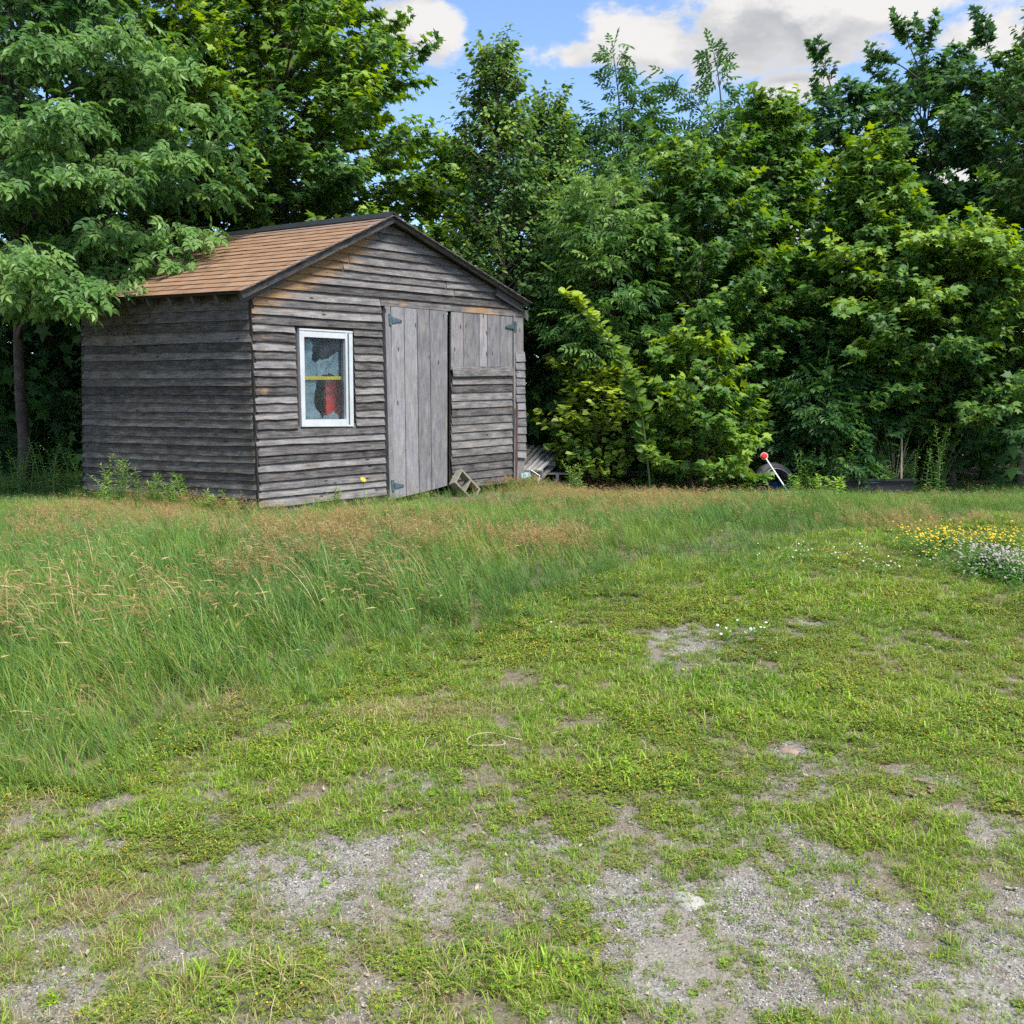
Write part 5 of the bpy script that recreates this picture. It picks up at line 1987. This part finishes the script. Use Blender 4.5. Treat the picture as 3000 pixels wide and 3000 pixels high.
def leafclump(n, spread, h, size, r, flowers=0, redstem=True):
    """low clump of tiny leaflets in threes"""
    V, F, tn, dr = [], [], [], []
    for i in range(n):
        az, rad = r.uniform(0, 6.28), spread * math.sqrt(r.random())
        c = np.array([math.cos(az) * rad, math.sin(az) * rad, h * r.uniform(.25, 1.0)])
        t_ = r.random()
        for q in range(3):
            a = az + q * 2.1 + r.normal(0, .2)
            u = np.array([math.cos(a), math.sin(a), r.uniform(-.2, .35)])
            v = np.array([-math.sin(a), math.cos(a), r.uniform(-.2, .2)])
            s = size * r.uniform(.7, 1.2)
            b = len(V)
            V += [c, c + u * s * .6 + v * s * .42, c + u * s, c + u * s * .6 - v * s * .42]
            F.append((b, b + 1, b + 2, b + 3))
            tn += [t_] * 4
            dr += [0.0] * 4
        if redstem and i % 2 == 0:
            b = len(V)
            V += [np.array([c[0] * .3, c[1] * .3, 0]), np.array([c[0] * .3 + .002, c[1] * .3, 0]), c]
            F.append((b, b + 1, b + 2))
            tn += [.5] * 3
            dr += [.8] * 3
    for i in range(flowers):
        az, rad = r.uniform(0, 6.28), spread * math.sqrt(r.random())
        c = np.array([math.cos(az) * rad, math.sin(az) * rad, h * r.uniform(.8, 1.3)])
        b = len(V)
        s = .004
        V += [c + [s, 0, 0], c + [0, s, 0], c + [-s, 0, 0], c + [0, -s, 0], c + [0, 0, s], c - [0, 0, s]]
        F += [(b, b + 1, b + 4), (b + 1, b + 2, b + 4), (b + 2, b + 3, b + 4), (b + 3, b, b + 4), (b + 1, b, b + 5), (b + 2, b + 1, b + 5), (b + 3, b + 2, b + 5), (b, b + 3, b + 5)]
        tn += [0.0] * 6
        dr += [1.0] * 6
    return np.array(V), F, np.array(tn), np.array(dr)


def proto(coll, name, data, m):
    V, F, tn, dr = data
    o = bpy.data.objects.new(name, np_mesh(name, V, F, m, {'tone': tn, 'dry': dr}))
    coll.objects.link(o)


def scatter(name, P, rot, scl, idx, coll, label, cat):
    me = bpy.data.meshes.new(name)
    n = len(P)
    me.vertices.add(n)
    me.vertices.foreach_set('co', np.asarray(P, np.float32).ravel())
    a = me.attributes.new('rot', 'FLOAT_VECTOR', 'POINT')
    a.data.foreach_set('vector', np.asarray(rot, np.float32).ravel())
    a = me.attributes.new('scl', 'FLOAT_VECTOR', 'POINT')
    a.data.foreach_set('vector', np.asarray(scl, np.float32).ravel())
    a = me.attributes.new('idx', 'INT', 'POINT')
    a.data.foreach_set('value', np.asarray(idx, np.int32))
    o = link(name, me)
    tag(o, label, cat, kind='stuff')
    g = bpy.data.node_groups.new(name, 'GeometryNodeTree')
    g.interface.new_socket('Geometry', in_out='INPUT', socket_type='NodeSocketGeometry')
    g.interface.new_socket('Geometry', in_out='OUTPUT', socket_type='NodeSocketGeometry')
    gi, go = g.nodes.new('NodeGroupInput'), g.nodes.new('NodeGroupOutput')
    ci = g.nodes.new('GeometryNodeCollectionInfo')
    ci.inputs['Collection'].default_value = coll
    ci.inputs['Separate Children'].default_value = True
    ci.inputs['Reset Children'].default_value = True
    ip = g.nodes.new('GeometryNodeInstanceOnPoints')
    ip.inputs['Pick Instance'].default_value = True

    def na(nm, ty):
        x = g.nodes.new('GeometryNodeInputNamedAttribute')
        x.data_type = ty
        x.inputs['Name'].default_value = nm
        return x
    ar, as_, ai = na('rot', 'FLOAT_VECTOR'), na('scl', 'FLOAT_VECTOR'), na('idx', 'INT')
    e2r = g.nodes.new('FunctionNodeEulerToRotation')
    L = g.links.new
    L(gi.outputs[0], ip.inputs['Points'])
    L(ci.outputs[0], ip.inputs['Instance'])
    L(ai.outputs['Attribute'], ip.inputs['Instance Index'])
    L(ar.outputs['Attribute'], e2r.inputs[0])
    L(e2r.outputs[0], ip.inputs['Rotation'])
    L(as_.outputs['Attribute'], ip.inputs['Scale'])
    L(ip.outputs[0], go.inputs[0])
    md = o.modifiers.new('scatter', 'NODES')
    md.node_group = g
    return o


def field(n, y0, y1, r, margin=1.06, power=1.0):
    """points over the yard within and a little beyond the view"""
    y = y0 + (y1 - y0) * r.random(n) ** power
    half = (y * .545 + .85) * margin
    x = (r.random(n) * 2 - 1) * half
    keep = r.random(n) < half / half.max()
    x, y = x[keep], y[keep]
    return x, y


def build_grass():
    r = np.random.default_rng(33)
    # ---------- tall grass
    c = bpy.data.collections.new('tall_grass_kinds')
    g = M['tallgrass']
    LEAN = (-.55, -.05)
    k = 0
    for i in range(5):
        proto(c, f'k{k:02d}', blades(18, .055, .36, .0062, .45, 5, r, LEAN, dry=.05, flop=.35), g); k += 1
    for i in range(3):
        proto(c, f'k{k:02d}', blades(9, .05, .45, .0035, .30, 6, r, (-.75, -.05), dry=.35, seed_head=(.075, .010), flop=.35), g); k += 1
    for i in range(3):
        proto(c, f'k{k:02d}', blades(9, .07, .40, .0025, .30, 5, r, (-.15, 0), dry=.45, haze=26), M['haze']); k += 1
    for i in range(2):
        proto(c, f'k{k:02d}', blades(14, .06, .30, .004, .55, 5, r, LEAN, dry=.9, flop=.5), g); k += 1
    for i in range(3):
        proto(c, f'k{k:02d}', blades(13, .05, .24, .0105, .55, 5, r, (-.1, 0), dry=0, flop=.5), g); k += 1
    x, y = field(74000, 2.6, 14.2, r)
    T = tall(x, y)
    keep = (r.random(len(x)) < T * 1.15) & ~inshed(x, y, .05)
    x, y, T = x[keep], y[keep], T[keep]
    tan = indisc(TAN, x, y, .6)
    straw = indisc(STRAW, x, y, .5)
    u = r.random(len(x))
    nz = fbm(x * .8, y * .8, 77)
    idx = r.integers(0, 5, len(x))
    seedy = indisc(SEEDY, x, y, .6)
    ps = .03 + .06 * sstep(.5, .65, nz) + .10 * tan + .16 * seedy
    idx = np.where(u < ps, r.integers(5, 8, len(x)), idx)
    idx = np.where(r.random(len(x)) < tan * .24, r.integers(8, 11, len(x)), idx)
    idx = np.where(r.random(len(x)) < .04 + .40 * straw + .05 * seedy, r.integers(11, 13, len(x)), idx)
    # rank broad-bladed grass against the wood
    wide = (y > 10.6) & (x > 2.2) & (r.random(len(x)) < .6) | ((r.random(len(x)) < .10) & (tan < .2))
    idx = np.where(wide, r.integers(13, 16, len(x)), idx)
    sc = (.38 + .54 * sstep(-.1, 2.0, y - edge_y(x) + (fbm(x * 1.6, y * 1.6, 21) - .5) * 1.1)) * r.uniform(.75, 1.2, len(x)) * (.65 + .7 * fbm(x * 1.2, y * 1.2, 91))
    near = inshed(x, y, .9)
    sc = np.where(near, sc * .7, sc)
    sc = np.where(inshed(x, y, .22), sc * 1.8, sc)
    sc = sc * (1 - (.55 - .12 * sstep(.6, 2.2, x)) * sstep(5.0, 8.6, y))
    P = np.stack([x, y, hz(x, y) - .01], 1)
    rz = r.normal(0, .75, len(x))
    rot = np.stack([r.normal(0, .08, len(x)), r.normal(0, .08, len(x)), rz], 1)
    wx = 1 + .5 * sstep(5, 10, y)
    scatter('tall_grass', P, rot, np.stack([sc * (.9 + .2 * wx), sc * (.9 + .2 * wx), sc], 1), idx, c, 'long wind-bent green grass with tan seed heads in front of the shed', 'grass')

    # ---------- short grass and low weeds of the yard
    c = bpy.data.collections.new('yard_weed_kinds')
    k = 0
    for i in range(4):
        proto(c, f'k{k:02d}', blades(14, .03, .075, .0040, .8, 4, r, dry=.08, flop=.4), M['shortgrass']); k += 1
    for i in range(3):
        proto(c, f'k{k:02d}', blades(9, .02, .075, .0065, 1.15, 4, r, dry=.04, flop=.7), M['shortgrass']); k += 1
    for i in range(5):
        proto(c, f'k{k:02d}', leafclump(34, .055, .035, .0095, r, flowers=(2 if i % 2 else 0)), M['medic']); k += 1
    for i in range(2):
        proto(c, f'k{k:02d}', blades(16, .05, .10, .0028, 1.3, 4, r, dry=.97, flop=.8), M['shortgrass']); k += 1
    for i in range(2):
        proto(c, f'k{k:02d}', leafclump(14, .045, .04, .014, r, redstem=False), M['shortgrass']); k += 1
    for i in range(2):
        proto(c, f'k{k:02d}', blades(12, .04, .055, .0022, .7, 3, r, tonec=(0, .35), dry=.75, flop=.2), M['wiry']); k += 1
    x, y = field(420000, 1.7, 9.6, r, power=1.1)
    T = tall(x, y)
    b = bareness(x, y)
    lush = indisc(LUSH, x, y)
    straw = indisc(STRAW, x, y, .5)
    clum = fbm(x * 9, y * 9, 55)
    dens = .85 * np.clip((1.12 - .95 * b), 0.0, 1) * np.clip((clum - .25) * 3.2, .14, 1)
    keep = (r.random(len(x)) < dens) & (T < .995) & ~inshed(x, y, .02)
    x, y, T, b, lush, straw = [v[keep] for v in (x, y, T, b, lush, straw)]
    n = len(x)
    pm = fbm(x * 1.9, y * 1.9, 61)
    idx = np.where(pm + r.normal(0, .22, n) > .58, r.integers(7, 12, n), r.integers(0, 4, n))
    idx = np.where(r.random(n) < .10 + .30 * lush, r.integers(4, 7, n), idx)
    idx = np.where(r.random(n) < .025, r.integers(14, 16, n), idx)
    lowleft = (1 - sstep(2.6, 3.4, y)) * (1 - sstep(-.6, .3, x))
    idx = np.where(r.random(n) < .04 + .5 * straw + .28 * lowleft, r.integers(12, 14, n), idx)
    worn = (1 - sstep(2.8, 4.4, y)) * .16 + .05
    idx = np.where(r.random(n) < worn, r.integers(16, 18, n), idx)
    sc = r.uniform(.5, 1.05, n) * (.75 + .35 * lush + .5 * T) * (1.05 - .45 * b)
    P = np.stack([x, y, hz(x, y) - .004], 1)
    rot = np.stack([r.normal(0, .1, n), r.normal(0, .1, n), r.uniform(0, 6.28, n)], 1)
    scatter('yard_weeds', P, rot, np.stack([sc, sc, sc], 1), idx, c, 'short grass and low weeds growing through the gravel yard', 'weeds')

    # ---------- gravel
    c = bpy.data.collections.new('gravel_kinds')
    for i in range(5):
        V = np.array([(0, 0, 1), (1, 0, 0), (.3, .95, 0), (-.8, .6, 0), (-.8, -.6, 0), (.3, -.95, 0), (0, 0, -.8)], float)
        V = V * (1 + r.normal(0, .22, (7, 1))) * [1, .8, .6]
        F = [(0, 1, 2), (0, 2, 3), (0, 3, 4), (0, 4, 5), (0, 5, 1), (6, 2, 1), (6, 3, 2), (6, 4, 3), (6, 5, 4), (6, 1, 5)]
        o = bpy.data.objects.new(f'k{i:02d}', np_mesh('pebble', V, F, M['pebble']))
        c.objects.link(o)
    x, y = field(1600000, 1.7, 6.6, r, power=1.25)
    b = bareness(x, y)
    cl = fbm(x * 4, y * 4, 15)
    keep = (r.random(len(x)) < np.clip((b - .08) * 1.3, 0, 1) * np.clip((cl - .32) * 4, .15, 1))
    x, y = x[keep], y[keep]
    n = len(x)
    sc = np.exp(r.normal(math.log(.0027), .34, n))
    P = np.stack([x, y, hz(x, y) + sc * .2], 1)
    scatter('gravel', P, r.uniform(0, 6.28, (n, 3)) * [.1, .1, 1], np.stack([sc, sc, sc], 1), r.integers(0, 5, n), c, 'grey crushed gravel showing in patches across the yard', 'gravel')

    # ---------- dry leaf scraps
    c = bpy.data.collections.new('litter_kinds')
    for i in range(4):
        kx = np.linspace(-1, 1, 5)
        V = np.array([[a, s * .35 * (1 - a * a * .7) + r.normal(0, .06), .35 * a * a * r.uniform(.3, 1) + .1 * s + r.normal(0, .05)] for s in (-1, 1) for a in kx])
        F = [(j, j + 1, 5 + j + 1, 5 + j) for j in range(4)]
        o = bpy.data.objects.new(f'k{i:02d}', np_mesh('scrap', V, F, M['litter']))
        c.objects.link(o)
    x, y = field(4600, 1.7, 6.0, r)
    keep = (tall(x, y) < .4) & (fbm(x * 3, y * 3, 99) > .50)
    x, y = x[keep], y[keep]
    n = len(x)
    sc = r.uniform(.005, .014, n)
    P = np.stack([x, y, hz(x, y) + .010], 1)
    scatter('leaf_litter', P, np.stack([r.normal(0, .4, n), r.normal(0, .4, n), r.uniform(0, 6.28, n)], 1), np.stack([sc, sc, sc], 1), r.integers(0, 4, n), c,
            'pale curled dry leaf scraps strewn over the yard', 'litter')


build_grass()


def flowers(name, label, D, n, m, hgt, size, seed, leafs=True):
    """a patch of small wild flowers, one mass"""
    r = np.random.default_rng(seed)
    V, F = [], []
    LP = []
    for cx, cy, rx, ry in D:
        k = int(n * rx * ry / sum(d[2] * d[3] for d in D))
        a, rad = r.uniform(0, 6.28, k), np.abs(r.normal(0, .62, k))
        for x, y in zip(cx + np.cos(a) * rad * rx, cy + np.sin(a) * rad * ry):
            z0 = float(hz(x, y))
            h = hgt * r.uniform(.35, 1.2)
            c = np.array([x + r.normal(0, .03), y + r.normal(0, .03), z0 + h])
            u = nrm(r.normal(0, .35, 3) + [0, -.5, 1])
            a_ = nrm(np.cross(u, [1, .2, 0]))
            b_ = np.cross(u, a_)
            s = size * r.uniform(.45, 1.2)
            b0 = len(V)
            for q in range(6):
                t = q * math.pi / 3
                V.append(c + (a_ * math.cos(t) + b_ * math.sin(t)) * s)
            V.append(c + u * s * .45)
            F += [(b0 + q, b0 + (q + 1) % 6, b0 + 6) for q in range(6)]
            LP.append((x, y, z0, h))
    o = link(name, np_mesh(name, np.array(V), F, m))
    tag(o, label, 'flowers', kind='stuff')
    if leafs:
        pos, tip, nor, sz, tn = [], [], [], [], []
        W = Bag()
        for x, y, z0, h in LP:
            for q in range(5):
                az = r.uniform(0, 6.28)
                pos.append((x + r.normal(0, .02), y + r.normal(0, .02), z0 + h * r.uniform(.1, .85)))
                tip.append((math.cos(az), math.sin(az), r.uniform(.1, .8)))
                nor.append((-.4 * math.cos(az), -.4 * math.sin(az), 1))
                sz.append(r.uniform(.03, .06))
                tn.append(np.clip(r.normal(.35, .15), 0, 1))
        Vv, Ff, t_ = leaf_mesh_data('lance', *map(np.array, (pos, tip, nor, sz, tn)))
        p = link('foliage', np_mesh('foliage', Vv, Ff, M['weed'], {'tone': t_}), o)
        p['kind'] = 'stuff'


flowers('yellow_wildflowers', 'patch of small yellow wildflowers at the right of the yard', discs([(2760, 1612, 140, 32), (2930, 1620, 200, 28), (2720, 1640, 80, 24)]), 560, M['petal'], .15, .0085, 3)
flowers('white_wildflowers', 'fuzzy patch of greyish-white wildflowers below the yellow ones', discs([(2890, 1680, 130, 34), (2960, 1700, 130, 38)]), 560, plain('dusty_white_petal', (.26, .235, .215), .8, .2, 0, .15), .17, .0090, 4)
flowers('clover_flowers', 'scattered white clover heads at the edge of the tall grass', discs([(2350, 1650, 220, 22), (2550, 1680, 160, 25), (2200, 1890, 110, 40), (1930, 1960, 90, 30), (1590, 1900, 50, 20), (860, 1800, 60, 15)]), 80, M['petalw'], .11, .0075, 5)
